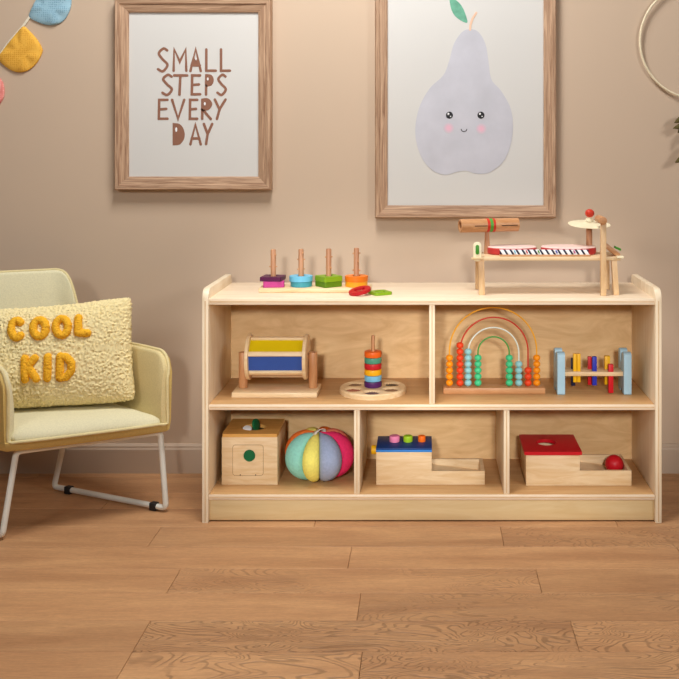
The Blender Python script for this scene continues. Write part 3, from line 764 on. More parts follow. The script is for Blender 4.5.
# loose plates at the right end
gx = X(380, 0.075)
plate('shape_plate', 'green square ring plate lying flat beside the stacking base', rot2(sq(0.052, 0.008), 30), 0.014, Z, 0.008, 'lime', G, (gx, 0.078))
bm = annulus(NB(), [Vector((p[0], p[1], -0.004)) for p in circ(0.0305, 36)], [Vector((p[0], p[1], -0.004)) for p in circ(0.015, 36)], (0, 0, 0.008))
bmesh.ops.recalc_face_normals(bm, faces=bm.faces)
bmesh.ops.bevel(bm, geom=[e for e in bm.edges if e.calc_face_angle(0) > 1.0], offset=0.0008, segments=2, affect='EDGES')
Rm = Matrix.Rotation(math.radians(-11), 4, 'Y') @ Matrix.Rotation(math.radians(9), 4, 'X')
bmesh.ops.transform(bm, matrix=Rm, verts=bm.verts)
zmn = min(v.co.z for v in bm.verts)
bmesh.ops.translate(bm, vec=Vector((X(359.8, 0.066), 0.066, Z - zmn)), verts=bm.verts)
tag(obj('shape_plate', bm, 'crimson', None, (X(359.8, 0.066), 0.066, Z)), 'crimson round ring plate tilted against the right end of the stacking base', 'stacking piece', G)

# ------------------------------------------------------------------ musical bench
mb = thing('music_bench', 'wooden toy music bench with drums, wood block and cymbal on the shelf top', 'musical toy', (0.325, 0.12, Z))
DZ = 0.700
obj('deck', box(NB(), 0.130, 0.524, 0.060, 0.180, DZ - 0.011, DZ, 0.002), 'toy_wood', mb)
def leg(x0, x1, y0, y1, lean_=0.0):
    bm = NB(); prism(bm, [(x0, y0, DZ - 0.011), (x1, y0, DZ - 0.011), (x1 + lean_, y0, Z), (x0 + lean_, y0, Z)], (0, y1 - y0, 0), 0.0015); return bm
obj('leg', leg(0.1365, 0.153, 0.062, 0.078, 0.002), 'toy_wood_z', mb); obj('leg', leg(0.134, 0.145, 0.164, 0.178), 'toy_wood_z', mb)
obj('leg', leg(0.499, 0.514, 0.062, 0.078, 0.006), 'toy_wood_z', mb); obj('leg', leg(0.502, 0.513, 0.164, 0.178), 'toy_wood_z', mb)
for xc, rr in ((0.2335, 0.069), (0.391, 0.077)):
    dr = obj('drum', lathe(NB(), [(0, 0), (rr - 0.004, 0), (rr, 0.004), (rr, 0.0165), (rr - 0.002, 0.019), (0, 0.019)], (xc, 0.132, DZ), seg=48), 'drum_red', mb)
    dr.data.transform(Matrix.Diagonal((1, 0.66, 1, 1)))
    sk = obj('drum_skin', lathe(NB(), [(0, 0), (rr - 0.001, 0), (rr - 0.001, 0.001), (rr - 0.003, 0.003), (0, 0.0035)], (xc, 0.132, DZ + 0.0187), seg=48), 'pink_skin', dr)
    sk.data.transform(Matrix.Diagonal((1, 0.66, 1, 1))); sk['label'] = 'pale pink drum skin'
x0, x1 = X(500, 0.068), X(589, 0.068)
xy = obj('chime_rack', box(NB(), x0 - 0.002, x1 + 0.004, 0.0615, 0.077, DZ, DZ + 0.0045, 0.001), 'tan_wood', mb)
o = obj('backing_bar', box(NB(), x0, x1, 0.0735, 0.0765, DZ + 0.0045, DZ + 0.0175, 0.0008), 'navy', xy); o['label'] = 'dark bar behind the chime keys'
nb = 15; cols = ['white', 'white', 'sky', 'white', 'drum_red', 'white', 'bell_green', 'white', 'white', 'peg_blue', 'white', 'white', 'magenta', 'white', 'white']
for k in range(nb):
    xc = x0 + (x1 - x0) * (k + 0.5) / nb
    bm = NB(); zl, zh = DZ + 0.0045, DZ + 0.018; hw = 0.0052; s_ = 0.0042
    prism(bm, [(xc - hw + s_, 0.0645, zl), (xc + hw + s_, 0.0645, zl), (xc + hw - s_, 0.0665, zh), (xc - hw - s_, 0.0665, zh)], (0, 0.006, 0), 0.0012)
    o = obj('chime_key', bm, 'white', xy)
    if cols[k] != 'white':
        tube(bm2 := NB(), [(xc + s_ * 0.5, 0.0625, DZ + 0.0085), (xc - s_ * 0.5, 0.0635, DZ + 0.0165)], 0.0018, 8)
        obj('chime_dot', bm2, cols[k], xy)
# wood block
wx0, wx1, wz, wy, wr = X(458.5, 0.13), X(519.5, 0.13), 0.7795, 0.130, 0.0188
wb = NB()
def half_tube(xa, xb, open_left):
    pr_ = [(0.013, xa), (wr - 0.001, xa), (wr, xa + 0.001), (wr, xb), (0.013, xb)] if open_left else [(0.013, xa), (wr, xa), (wr, xb - 0.001), (wr - 0.001, xb), (0.013, xb)]
    lathe(wb, [(r, h) for r, h in pr_], (0, wy, wz), (1, 0, 0), 40, closed=True)
xm = X(489.6, 0.13)
half_tube(wx0, xm - 0.011, True); half_tube(xm + 0.013, wx1, False)
lathe(wb, [(0, xm - 0.02), (0.0131, xm - 0.02), (0.0131, xm + 0.02), (0, xm + 0.02)], (0, wy, wz), (1, 0, 0), 32)
wo = obj('wood_block', wb, 'tan_wood', mb); wo['label'] = 'hollow tubular wood block'
for xa, xb, mt in ((xm - 0.011, xm - 0.003, 'block_red'), (xm - 0.003, xm + 0.006, 'block_green'), (xm + 0.006, xm + 0.013, 'block_red')):
    obj('painted_band', lathe(NB(), [(0.0131, xa), (wr + 0.0006, xa), (wr + 0.0006, xb), (0.0131, xb)], (0, wy, wz), (1, 0, 0), 40, closed=True), mt, wo)
for xa, xb in ((X(472, .13), xm - 0.012), (xm + 0.014 + 0.015, X(517, .13))):
    obj('sound_slot', box(NB(), xa, xb, wy - wr - 0.0004, wy - wr + 0.003, wz - 0.0012, wz + 0.0008, 0), 'dark', wo)
obj('wood_block_post', lathe(NB(), [(0, 0), (0.0085, 0), (0.006, wz - wr - DZ + 0.001), (0, wz - wr - DZ + 0.001)], (X(487, .13), wy, DZ), seg=24), 'brown_wood_z', mb)
def spin(os_, pivot, ang):
    m_ = Matrix.Translation(pivot) @ Matrix.Rotation(ang, 4, 'Z') @ Matrix.Translation(-pivot)
    for q_ in os_: q_.data.transform(m_)
spin([wo] + list(wo.children), Vector(((wx0 + wx1) / 2, wy, wz)) - Vector(mb.location), math.radians(15))
# cymbal
cx_, cy_ = X(589.2, 0.15), 0.150
ax = Vector((0.02, -0.13, 1)).normalized(); cpos = Vector((cx_, cy_, 0.781))
obj('cymbal_post', lathe(NB(), [(0, 0), (0.010, 0), (0.0085, 0.02), (0.0085, 0.079), (0, 0.079)], (cx_, cy_, DZ), seg=24), 'brown_wood_z', mb)
cyo = obj('cymbal', lathe(NB(), [(0.004, 0.008), (0.013, 0.007), (0.02, 0.0035), (0.059, 0.0), (0.059, -0.001), (0.02, 0.0025), (0.013, 0.006), (0.004, 0.0068)], cpos, ax, 48, closed=True), 'ivory', mb)
o = obj('cymbal_cup', lathe(NB(), [(0.004, 0.0085), (0.012, 0.009), (0.010, 0.014), (0.005, 0.022), (0.0, 0.023)], cpos, ax, 28), 'ivory', cyo)
o = obj('cymbal_knob', ball(NB(), cpos + ax * 0.031, 0.0130, 24, 0.92), 'block_red', cyo); o['label'] = 'red ball knob'
# tall post with beater dowel
px_ = X(602.8, 0.06)
po = obj('upright_post', box(NB(), px_ - 0.0075, px_ + 0.0075, 0.046, 0.0595, Z, 0.798, 0.0015), 'toy_wood_z', mb)
o = obj('dowel_end', cyl(NB(), (px_ - 0.003, 0.036, 0.799), (px_ - 0.003, 0.110, 0.799), 0.0108, bev=0.002), 'tan_wood', po)
# end pieces with green bells
def end_piece(xc, tilt_, name):
    bm = NB(); lp_ = round_rect(0.022, 0.052, 0.009, 6)
    R_ = Matrix.Rotation(tilt_, 4, 'Y'); c_ = Vector((xc, 0.050, DZ + 0.014))
    prism(bm, [c_ + R_ @ Vector((p[0], 0, p[1])) for p in lp_], (0, 0.0095, 0), 0.0012)
    e_ = obj(name, bm, 'ivory', mb)
    lp_ = round_rect(0.0095, 0.026, 0.0045, 6); bm = NB()
    prism(bm, [c_ + R_ @ Vector((p[0] , -0.003, p[1] + 0.006)) for p in lp_], (0, 0.003, 0), 0.0006)
    obj('green_bell', bm, 'bell_green', e_)
    bm = NB(); box(bm, xc - 0.017, xc + 0.017, 0.040, 0.0498, DZ - 0.006, DZ - 0.001, 0.0012); obj('end_shelf', bm, 'toy_wood', e_)
end_piece(0.1335, 0.0, 'end_plate')
bm = NB(); c_ = Vector((0.502, 0.09, DZ + 0.016)); box(bm, c_.x - 0.024, c_.x + 0.024, 0.066, 0.110, c_.z - 0.006, c_.z + 0.006, 0.0012, rot=Matrix.Rotation(math.radians(38), 4, 'Y'))
e_ = obj('scraper_board', bm, 'tan_wood', mb)
bm = NB(); box(bm, 0.512, 0.530, 0.05, 0.07, DZ - 0.004, DZ + 0.002, 0.0012); obj('end_shelf', bm, 'ivory', e_)
bm = NB(); lp_ = round_rect(0.018, 0.006, 0.0025, 5); prism(bm, [Vector((0.5175 + p[0], 0.066, DZ + 0.021 + p[1])) for p in rot2(lp_, -25)], (0, 0.02, 0), 0.0006); obj('green_bell', bm, 'bell_green', e_)

# ------------------------------------------------------------------ spinning drum
Z = ZM + 0.0003
sd = thing('spinning_drum', 'wooden spinning drum with yellow and blue panels on a wooden base', 'spinning toy', (-0.42, 0.13, Z))
obj('base', box(NB(), X(231.5, 0.07), X(317, 0.07), 0.07, 0.175, Z, Z + 0.0135, 0.0015), 'toy_wood', sd)
dz, dy = 0.413, 0.128
pxs = [X(243.2, dy), X(313.0, dy)]
for x in pxs: obj('post', cyl(NB(), (x, dy, Z + 0.0135), (x, dy, 0.427), 0.0122, bev=0.002), 'tan_wood_z', sd)
dx0, dx1 = X(251.5, dy), X(304.5, dy)
obj('axle', cyl(NB(), (pxs[0], dy, dz), (pxs[1], dy, dz), 0.004), 'tan_wood', sd)
dm = None
for xa, xb in ((dx0 - 0.010, dx0), (dx1, dx1 + 0.010)):
    obj('end_disc', cyl(NB(), (xa, dy, dz), (xb, dy, dz), 0.062, bev=0.002, seg=56), 'toy_wood', sd)
for k in range(6):
    a_ = math.radians(160 + 60 * k); c_ = Vector((0, math.cos(a_), math.sin(a_)))
    obj('slat', box(NB(), dx0, dx1, dy + c_.y * 0.054 - 0.004, dy + c_.y * 0.054 + 0.004, dz + c_.z * 0.054 - 0.0065, dz + c_.z * 0.054 + 0.0065, 0.002, rot=Matrix.Rotation(a_, 4, 'X')), 'toy_wood', sd)
for k, mt in enumerate(('blue', 'red', 'green', 'olive_yellow', 'red', 'olive_yellow')):
    a_ = math.radians(190 + 60 * k); c_ = Vector((0, math.cos(a_), math.sin(a_)))
    o = obj('colour_panel', box(NB(), dx0, dx1, dy + c_.y * 0.0455 - 0.0015, dy + c_.y * 0.0455 + 0.0015, dz + c_.z * 0.0455 - 0.0235, dz + c_.z * 0.0455 + 0.0235, 0, rot=Matrix.Rotation(a_, 4, 'X')), mt, sd)
    o['label'] = mt.replace('olive_', '') + ' drum panel'

# ------------------------------------------------------------------ ring stacker
ry, rx = 0.135, X(373, 0.135)
rs = thing('ring_tray', 'round wooden tray with painted wells and a centre peg in the upper left compartment', 'stacking toy', (rx, ry, Z))
R0, H0 = 0.0925, 0.0145
tb = NB()
# tray with real wells: a disc whose top has six dished hollows
nr, ns = 40, 144
wells = [(0.060 * math.cos(math.radians(30 + 60 * k)), 0.060 * math.sin(math.radians(30 + 60 * k))) for k in range(6)]
def top_z(x, y):
    r = math.hypot(x, y); z = H0
    for wx_, wy_ in wells:
        d = math.hypot(x - wx_, y - wy_) / 0.0245
        if d < 1: z = H0 - 0.005 * min(1, (1 - d) * 6)
    e = R0 - r
    if e < 0.003: z -= 0.003 - math.sqrt(max(0, 0.003 ** 2 - (0.003 - e) ** 2))
    return z
rings_ = []
for i in range(1, nr + 1):
    r = R0 * i / nr
    rings_.append([tb.verts.new((rx + r * math.cos(2 * PI * k / ns), ry + r * math.sin(2 * PI * k / ns), Z + top_z(r * math.cos(2 * PI * k / ns), r * math.sin(2 * PI * k / ns)))) for k in range(ns)])
rings_.append([tb.verts.new((rx + R0 * math.cos(2 * PI * k / ns), ry + R0 * math.sin(2 * PI * k / ns), Z)) for k in range(ns)])
tb.faces.new(rings_[0]); tb.faces.new(rings_[-1][::-1])
for a_, c_ in zip(rings_, rings_[1:]):
    for k in range(ns): tb.faces.new((a_[k], a_[(k + 1) % ns], c_[(k + 1) % ns], c_[k]))
tr = obj('tray', tb, 'toy_wood', rs)
for k, mt in enumerate(['dark', 'well_brown', 'well_brown', 'well_red', 'well_plum', 'well_brown']):
    wx_, wy_ = wells[k]
    obj('painted_well', lathe(NB(), [(0, H0 - 0.0049), (0.0202, H0 - 0.0049), (0.0225, H0 - 0.003), (0.0225, H0 - 0.0055), (0, H0 - 0.0055)], (rx + wx_, ry + wy_, Z), seg=36), mt, tr)
obj('peg', lathe(NB(), [(0, 0), (0.0052, 0), (0.0052, 0.142), (0.004, 0.146), (0, 0.1475)], (rx, ry, Z + H0 - 0.003), seg=20), 'tan_wood_z', rs)
rz = Z + H0 + 0.0002; rh = 0.0166
for k, (mt, nm) in enumerate((('ring_purple', 'purple ring at the bottom of the stack on the round tray'), ('ring_blue', 'light blue ring second from the bottom on the round tray peg'),
        ('ring_yellow', 'yellow ring third from the bottom on the round tray peg'), ('ring_red', 'red ring fourth from the bottom on the round tray peg'),
        ('ring_green', 'green ring second from the top on the round tray peg'), ('ring_orange', 'orange ring at the top of the stack on the round tray'))):
    r = 0.0242; z0 = rz + rh * k; b_ = 0.003
    bm = lathe(NB(), [(0.0065, 0), (r - b_, 0), (r - 0.0009, 0.0009), (r, b_), (r, rh - b_), (r - 0.0009, rh - 0.0009), (r - b_, rh - 0.0001), (0.0065, rh - 0.0001)], (rx, ry, z0), seg=40, closed=True)
    tag(obj('stacking_ring', bm, mt, None, (rx, ry, z0)), nm, 'stacking ring', 'stacking rings on the round tray')

# ------------------------------------------------------------------ rainbow bead frame
ab = thing('rainbow_abacus', 'rainbow bead abacus with four arched wires on a wooden base', 'abacus', (0.184, 0.132, Z))
ay = 0.132
obj('base', box(NB(), X(443.3, 0.11), X(545.4, 0.11), 0.11, 0.155, Z, Z + 0.0165, 0.002), 'tan_wood', ab)
zb = Z + 0.0165
bead0 = None
specs = [(449.5, 536.7, 307.5, 'wire_yellow', 'bead_orange', 5, 5, 'orange'), (460.0, 528.0, 317.3, 'wire_red', 'bead_red', 7, 3, 'red'), (468.0, 518.8, 327.5, 'wire_white', 'bead_blue', 6, 4, 'light blue'), (478.0, 509.2, 336.8, 'wire_green', 'bead_green', 5, 5, 'green')]
for pa, pb, pt, wm, bmn, na, nb_, cn in specs:
    xa, xb = X(pa, ay), X(pb, ay); zt = at(0, pt, ay).z; r = (xb - xa) / 2; zc = zt - r
    pts = [(xa, ay, zb - 0.004), (xa, ay, zc)] + [(xa + r - r * math.cos(PI * k / 40), ay, zc + r * math.sin(PI * k / 40)) for k in range(1, 40)] + [(xb, ay, zc), (xb, ay, zb - 0.004)]
    wo_ = obj('wire_arch', tube(NB(), pts, 0.0021, 10), wm, ab); wo_['label'] = wm.split('_')[1] + ' wire arch'
    first = None
    for x, n_ in ((xa, na), (xb, nb_)):
        for k in range(n_):
            h = 0.0171
            if first is None:
                pr_ = [(0.0022, 0.0)] + [(max(0.0022, 0.0102 * math.sin(PI * q / 12) ** 0.7), h / 2 - h / 2 * math.cos(PI * q / 12)) for q in range(1, 12)] + [(0.0022, h)]
                first = obj('bead', lathe(NB(), pr_, (x, ay, zb + 0.001), seg=24, closed=True), bmn, wo_); first['label'] = cn + ' bead'; fx = x
            else: dup(first, wo_, (x - fx, 0, k * 0.0174))

# ------------------------------------------------------------------ pounding bench
pb_ = thing('pounding_bench', 'pounding bench with light blue ends and coloured pegs in the upper right compartment', 'pounding toy', (0.457, 0.14, Z))
def end_board(x0_, x1_):
    y0_, y1_, zt, r = 0.10, 0.182, 0.430, 0.012
    pf = [(y0_ + 0.003, Z), (y0_, Z + 0.003)]
    def post(ya, yb): return [(ya + (yb - ya) / 2 - (yb - ya) / 2 * math.cos(PI * k / 10), zt - 0.010 + 0.010 * math.sin(PI * k / 10)) for k in range(11)]
    pf += post(y0_, y0_ + 0.030) + [(y0_ + 0.031, 0.405), (y0_ + 0.036, 0.397), (y1_ - 0.036, 0.397), (y1_ - 0.031, 0.405)] + post(y1_ - 0.030, y1_)
    pf += [(y1_, Z + 0.003), (y1_ - 0.003, Z), (y1_ - 0.026, Z), (y1_ - 0.029, Z + 0.008), (y0_ + 0.029, Z + 0.008), (y0_ + 0.026, Z)]
    bm = NB(); prism(bm, [(x0_, p[0], p[1]) for p in pf], (x1_ - x0_, 0, 0), 0.0015); return bm
ex = (X(557.4, 0.10), X(565.2, 0.10), X(624, 0.10), X(631.7, 0.10))
obj('end_board', end_board(ex[0], ex[1]), 'bench_blue', pb_); obj('end_board', end_board(ex[2], ex[3]), 'bench_blue', pb_)
bz = 0.368
obj('bench_board', box(NB(), ex[1], ex[2], 0.112, 0.170, bz - 0.005, bz + 0.006, 0.001), 'toy_wood', pb_)
for px, y_, t_, b_, mt, w_ in ((573.0, 0.155, 358, 385.5, 'navy', 0.0055), (574.8, 0.128, 353.6, 382, 'peg_yellow', 0.0048), (578.6, 0.128, 353.6, 382, 'peg_yellow', 0.0048), (589.6, 0.155, 356.5, 384.5, 'peg_red', 0.0055), (594.3, 0.128, 356.5, 385, 'peg_blue', 0.0062),
                              (607.0, 0.155, 355.8, 384, 'peg_yellow', 0.0075), (610.6, 0.121, 364, 392.5, 'peg_red', 0.0068)):
    x = X(px, y_); z1, z0 = at(0, t_, y_).z, at(0, b_, y_).z
    o = obj('peg', box(NB(), x - w_, x + w_, y_ - w_, y_ + w_, z0, z1, 0.0012), mt, pb_); o['label'] = mt.replace('peg_', '') + ' peg'

# ------------------------------------------------------------------ posting box
Z = ZB + 0.0003
px0, px1, py0, py1 = X(221.7, 0.077), X(277.5, 0.077), 0.077, 0.225; zt = Z + 0.139
bxo = thing('posting_box', 'cube shaped wooden posting box with a round green hole in its front', 'toy box', ((px0 + px1) / 2, (py0 + py1) / 2, Z))
cxm, cym = (px0 + px1) / 2, (py0 + py1) / 2 - 0.01
bd = NB(); wt = 0.010
box(bd, px0, px1, py0, py0 + wt, Z, zt - 0.009, 0.001); box(bd, px0, px1, py1 - wt, py1, Z, zt - 0.009, 0.001)
box(bd, px0, px0 + wt, py0 + wt, py1 - wt, Z, zt - 0.009, 0.001); box(bd, px1 - wt, px1, py0 + wt, py1 - wt, Z, zt - 0.009, 0.001); box(bd, px0 + wt, px1 - wt, py0 + wt, py1 - wt, Z, Z + 0.008, 0)
obj('body', bd, 'toy_wood', bxo)
hr_ = 0.030
loop_o = []; loop_i = []
for k in range(64):
    a_ = 2 * PI * k / 64; ca, sa = math.cos(a_), math.sin(a_)
    hw, hd = (px1 - px0) / 2, (py1 - py0) / 2; cyb = (py0 + py1) / 2
    s_ = min(hw / max(abs(ca), 1e-6), hd / max(abs(sa), 1e-6))
    loop_o.append(Vector((cxm + ca * s_, cyb + sa * s_, zt - 0.009))); loop_i.append(Vector((cxm + ca * hr_ * 1.15, cym + sa * hr_, zt - 0.009)))
obj('lid', annulus(NB(), loop_o, loop_i, (0, 0, 0.009)), 'honey_top', bxo)
o = obj('hole_shade', lathe(NB(), [(0, 0), (0.034, 0), (0.034, 0.001), (0, 0.001)], (cxm, cym, zt - 0.011), seg=40), 'dark', bxo)  # dark disc painted in for the shade inside the hole
lw = (X(262.0, 0.077) - X(233.4, 0.077)); dcz = at(0, 460.2, 0.077).z; dcx = (X(262.8, 0.077) + X(233.2, 0.077)) / 2
dl = [(p[0], p[1]) for p in round_rect(0.0845, 0.0845, 0.008, 6)]; di = [(p[0], p[1]) for p in round_rect(0.0825, 0.0825, 0.007, 6)]
obj('door_groove', annulus(NB(), [Vector((dcx + p[0], py0 - 0.0004, dcz + p[1])) for p in dl], [Vector((dcx + p[0], py0 - 0.0004, dcz + p[1])) for p in di], (0, 0.002, 0)), 'well_brown', bxo)
dr_ = NB(); prism(dr_, [Vector((dcx + p[0], py0 - 0.0006, dcz + p[1])) for p in di], (0, 0.002, 0)); door = obj('door', dr_, 'toy_wood', bxo)
hx, hz = X(249.5, 0.077), at(0, 455.4, 0.077).z
obj('finger_hole', lathe(NB(), [(0, 0.0004), (0.0128, 0.0004), (0.0138, 0.0022), (0.0158, 0.0022), (0.0158, 0.0), (0, 0.0)], (hx, py0 - 0.0008, hz), (0, -1, 0), 36), 'green', door)
hb = NB()
for sx in (-0.021, 0.021): cyl(hb, (dcx + sx, py0 - 0.0018, dcz - 0.040), (dcx + sx, py0, dcz - 0.040), 0.0016, seg=12)
obj('hinge_pin', hb, 'dark', door)
# green and white discs standing in the top hole
def coin(name, label, c_, r, th, yaw, roll, mt, grp):
    bm = cyl(NB(), (0, 0, -th / 2), (0, 0, th / 2), r, bev=0.0012, seg=32)
    bmesh.ops.transform(bm, matrix=Matrix.Translation(Vector(c_)) @ Matrix.Rotation(yaw, 4, 'Z') @ Matrix.Rotation(PI / 2 - roll, 4, 'X'), verts=bm.verts)
    return tag(obj(name, bm, mt, None, c_), label, 'posting disc', grp)
coin('posting_disc', 'green disc standing on edge in the hole on top of the posting box', (cxm + 0.006, cym, zt - 0.0105 + 0.0178), 0.0160, 0.007, math.radians(70), math.radians(14), 'green', None)
coin('posting_disc', 'white disc lying tilted in the hole on top of the posting box', (cxm - 0.0165, cym - 0.0085, zt - 0.0020), 0.0125, 0.004, math.radians(20), math.radians(66), 'white', None)

# ------------------------------------------------------------------ cloth ball
by_, bx_ = 0.135, X(319.2, 0.135)
RA, RC = 0.1000, 0.0670
bo = thing('fabric_ball', 'soft segmented cloth ball in mint, yellow, grey-blue and pink on the bottom shelf', 'ball', (bx_, by_, Z))
seg_c = ['felt_yellow', 'felt_blue', 'felt_pink', 'felt_coral', 'felt_orange', 'felt_yellow', 'felt_orange', 'felt_mint']
cuts = [-117, -83, -36, 12, 55, 100, 145, 188, 243]      # seams seen from above, degrees
for k in range(8):
    a0, a1 = math.radians(cuts[k]), math.radians(cuts[k + 1]); bm = NB(); rows = []
    na_, nb2 = 14, 26
    wdt = a1 - a0
    for j in range(nb2 + 1):
        ph_ = -PI / 2 + PI * j / nb2; row = []
        for i in range(na_ + 1):
            f = i / na_; th_ = a0 + wdt * f
            lob = math.sin(PI * f) ** 0.55 if 0 < f < 1 else 0.0
            cr = math.cos(ph_) ** 0.72 if j not in (0, nb2) else 0.0
            rr = RA * (0.80 + 0.20 * lob) * cr
            z_ = RC * (math.sin(ph_)) * (0.88 + 0.12 * lob) - 0.006 * (1 - lob) * 0
            if ph_ > 1.2: z_ -= 0.006 * sm(1.2, PI / 2, ph_)
            row.append(bm.verts.new((bx_ + rr * math.cos(th_), by_ + rr * math.sin(th_), z_)))
        rows.append(row)
    for r0_, r1_ in zip(rows, rows[1:]):
        for i in range(na_): bm.faces.new((r0_[i], r0_[i + 1], r1_[i + 1], r1_[i]))
    # close the segment through the ball's axis so it is a solid wedge
    ax_ = [bm.verts.new((bx_, by_, RC * 0.88 * math.sin(-PI / 2 + PI * j / nb2) * 0.97)) for j in range(nb2 + 1)]
    for j in range(nb2):
        bm.faces.new((rows[j][0], rows[j + 1][0], ax_[j + 1], ax_[j])); bm.faces.new((rows[j][-1], ax_[j], ax_[j + 1], rows[j + 1][-1]))
    bmesh.ops.remove_doubles(bm, verts=bm.verts, dist=0.00005)
    bmesh.ops.translate(bm, vec=(0, 0, Z + RC), verts=bm.verts)
    o = obj('segment', bm, seg_c[k], bo); o['label'] = {'felt_mint': 'mint green', 'felt_yellow': 'yellow', 'felt_blue': 'grey-blue', 'felt_pink': 'hot pink', 'felt_coral': 'coral', 'felt_orange': 'orange'}[seg_c[k]] + ' padded segment'
zt_ = Z + 2 * RC - 0.010
lpz = []
bm = NB()
cv = catmull([(bx_ - 0.016, by_ - 0.030, zt_ - 0.004), (bx_ - 0.010, by_ - 0.022, zt_ + 0.008), (bx_ + 0.002, by_ - 0.010, zt_ + 0.014), (bx_ + 0.012, by_, zt_ + 0.010), (bx_ + 0.012, by_ + 0.004, zt_ - 0.002)], 6)
prev = None
for p in cv:
    s_ = Vector((0.0065, -0.006, 0.003))
    cur = [bm.verts.new(p - s_), bm.verts.new(p + s_)]
    if prev: bm.faces.new((prev[0], prev[1], cur[1], cur[0]))
    prev = cur
o = obj('fabric_loop', bm, 'felt_loop', bo); md = o.modifiers.new('thick', 'SOLIDIFY'); md.thickness = 0.002; o['label'] = 'pale grey loop tag'

# ------------------------------------------------------------------ knock box with blue lid
def tray_box(t_, x0_, xm_, x1_, y0_, y1_, hb_, ht_, wall_, mat):
    bm = NB()
    # tall part: four walls and floor
    pf = [(x0_, Z), (x1_, Z), (x1_, Z + ht_), (xm_, Z + ht_), (xm_, Z + hb_), (x0_, Z + hb_)]
    prism(bm, [(p[0], y0_, p[1]) for p in pf], (0, wall_, 0), 0.0008)
    prism(bm, [(p[0], y1_ - wall_, p[1]) for p in pf], (0, wall_, 0), 0.0008)
    o_ = obj('body', bm, mat, t_)
    obj('tray_floor', box(NB(), x0_, x1_ - wall_, y0_ + wall_, y1_ - wall_, Z + 0.0005, Z + 0.007, 0), mat, t_)
    obj('tray_end', box(NB(), x1_ - wall_, x1_, y0_ + wall_, y1_ - wall_, Z, Z + ht_, 0.0006), mat, t_)
    obj('box_end', box(NB(), x0_, x0_ + wall_, y0_ + wall_, y1_ - wall_, Z, Z + hb_, 0.0006), mat, t_)
    ramp = NB(); prism(ramp, [(xm_ - 0.03, y0_ + wall_, Z + 0.05 if hb_ > .06 else Z + 0.03), (xm_ + 0.006, y0_ + wall_, Z + 0.024), (x1_ - wall_ - 0.004, y0_ + wall_, Z + 0.0085), (x1_ - wall_ - 0.004, y0_ + wall_, Z + 0.0070), (xm_, y0_ + wall_, Z + 0.0070)], (0, y1_ - y0_ - 2 * wall_, 0))
    obj('ramp', ramp, mat, t_)
x0_, xm_, x1_ = X(376.2, 0.077), X(431.7, 0.077), X(484.8, 0.077)
kb = thing('knock_box', 'wooden toy box with dark blue lid, three coloured knobs and a low side tray', 'toy box', ((x0_ + x1_) / 2, 0.13, Z))
tray_box(kb, x0_, xm_, x1_, 0.077, 0.186, 0.0895, 0.0375, 0.010, 'toy_wood')
ld = obj('lid', box(NB(), x0_ - 0.0005, xm_ + 0.0005, 0.0762, 0.187, Z + 0.0955, Z + 0.1005, 0.001), 'lid_blue', kb); ld['label'] = 'dark blue lid'
o = obj('lid_edge', box(NB(), x0_ - 0.0008, xm_ + 0.0008, 0.0758, 0.1875, Z + 0.0895, Z + 0.0957, 0.001), 'lid_edge', ld); o['label'] = 'bright blue lower layer of the lid'
for px, mt, r in ((394.6, 'pink_knob', 0.0146), (408.0, 'lime_knob', 0.0130), (421.8, 'orange_knob', 0.0105)):
    x = X(px, 0.135); o = obj('knob', cyl(NB(), (x, 0.135, Z + 0.1004), (x, 0.135, Z + 0.1175), r, bev=0.0022), mt, kb); o['label'] = mt.split('_')[0] + ' round knob'
o = obj('side_knob', cyl(NB(), (x0_ - 0.016, 0.128, Z + 0.080), (x0_ + 0.001, 0.128, Z + 0.080), 0.0125, bev=0.002), 'peg_yellow', kb); o['label'] = 'yellow side knob'

# ------------------------------------------------------------------ ball drop box with red lid
x0_, xm_, x1_ = X(526, 0.070), X(579.9, 0.070), X(631.6, 0.070)
rb_ = thing('ball_drop_box', 'wooden ball box with red lid and side tray in the lower right compartment', 'toy box', ((x0_ + x1_) / 2, 0.14, Z))
tray_box(rb_, x0_, xm_, x1_, 0.070, 0.212, 0.0855, 0.041, 0.009, 'toy_wood')
lx0, lx1, ly0, ly1 = x0_ - 0.005, xm_ + 0.005, 0.063, 0.222
cxm, cyb = (lx0 + lx1) / 2, (ly0 + ly1) / 2
hxc, hyc = X(546.2, 0.145), 0.148
lo_, li_ = [], []
for k in range(64):
    a_ = 2 * PI * k / 64; ca, sa = math.cos(a_), math.sin(a_); s_ = min((lx1 - lx0) / 2 / max(abs(ca), 1e-6), (ly1 - ly0) / 2 / max(abs(sa), 1e-6))
    lo_.append(Vector((cxm + ca * s_, cyb + sa * s_, Z + 0.0855))); li_.append(Vector((hxc + ca * 0.0275, hyc + sa * 0.0275, Z + 0.0855)))
ld = obj('lid', annulus(NB(), lo_, li_, (0, 0, 0.009)), 'red', rb_); ld['label'] = 'red lid with a round hole'
bc = at(614.3, 463.2, 0.135)
tag(obj('wooden_ball', ball(NB(), (bc.x, 0.135, Z + 0.0120 + 0.0255), 0.0255, 36), 'red', None, (bc.x, 0.135, Z + 0.012)), 'glossy red ball lying in the tray of the red lidded box', 'ball')

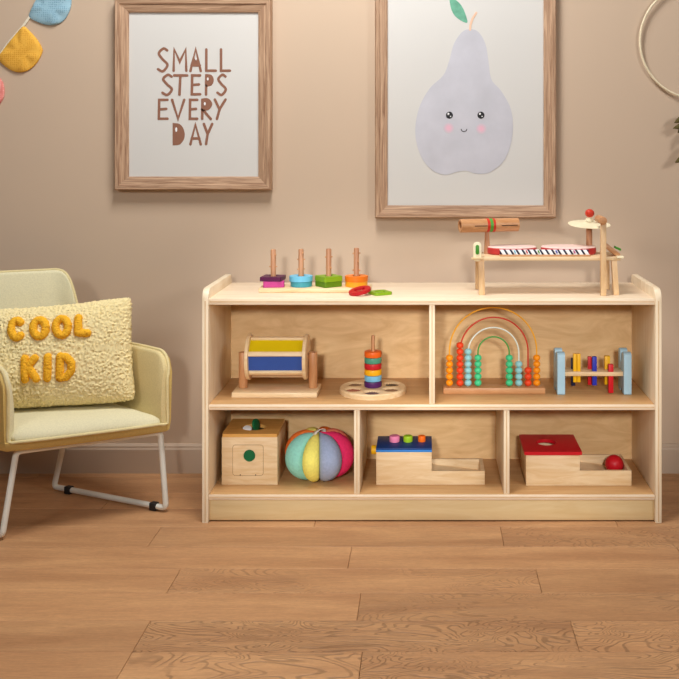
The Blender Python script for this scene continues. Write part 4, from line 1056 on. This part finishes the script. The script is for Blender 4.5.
# ------------------------------------------------------------------ lights
def area(name, loc, target, size, energy, col=(1, 1, 1), sy=None):
    l = bpy.data.lights.new(name, 'AREA'); l.energy = energy; l.color = col; l.size = size
    if sy: l.shape = 'RECTANGLE'; l.size_y = sy
    o = bpy.data.objects.new(name, l); COL.objects.link(o); o.location = loc
    o.rotation_euler = (Vector(target) - Vector(loc)).to_track_quat('-Z', 'Y').to_euler(); return o
area('key_right', (2.0, -2.0, 1.75), (0, 0.2, 0.7), 0.55, 20, (1.0, 0.99, 0.98))  # unseen key light added at the right, throws the frame shadows left
area('side_lamp', (-1.9, -2.4, 1.9), (0, 0.2, 0.6), 0.6, 14, (1.0, 0.99, 0.98))
area('overhead_fill', (-0.3, -0.50, 2.5), (-0.3, -0.1, 0.4), 0.6, 38, (1.0, 0.99, 0.975))  # unseen overhead light added to brighten the cabinet top and grade the wall
def spot(loc, target, energy, deg):  # unseen spots added as frontal fill on the cabinet
    l = bpy.data.lights.new('fill_spot', 'SPOT'); l.energy = energy; l.spot_size = math.radians(deg); l.spot_blend = 0.75; l.shadow_soft_size = 0.12; l.color = (1.0, 0.98, 0.95)
    o = bpy.data.objects.new('fill_spot', l); COL.objects.link(o); o.location = loc
    o.rotation_euler = (Vector(target) - o.location).to_track_quat('-Z', 'Y').to_euler()
spot((-0.35, -2.9, 1.28), (-0.29, 0.12, 0.35), 205, 19)
spot((0.30, -2.9, 1.28), (0.31, 0.12, 0.35), 205, 19)
wd_ = bpy.data.worlds.new('room_ambient'); scene.world = wd_; wd_.use_nodes = True
wd_.node_tree.nodes['Background'].inputs['Color'].default_value = (1.0, 0.95, 0.9, 1)
wd_.node_tree.nodes['Background'].inputs['Strength'].default_value = 0.07

# ------------------------------------------------------------------ camera
cd = bpy.data.cameras.new('camera'); cam = bpy.data.objects.new('camera', cd); COL.objects.link(cam)
cam.location = (0, -CAMD, CAMH); cam.rotation_euler = (PI / 2, 0, 0)
cd.sensor_width = 36; cd.sensor_fit = 'HORIZONTAL'; cd.lens = 36 * F / 679
cd.shift_x = -(VX - 339.5) / 679; cd.shift_y = -(339.5 - VY) / 679
cd.clip_start = 0.05
scene.camera = cam
scene.view_settings.view_transform = 'Standard'; scene.view_settings.look = 'None'; scene.view_settings.gamma = 1
scene.view_settings.use_curve_mapping = False; scene.view_settings.exposure = 0
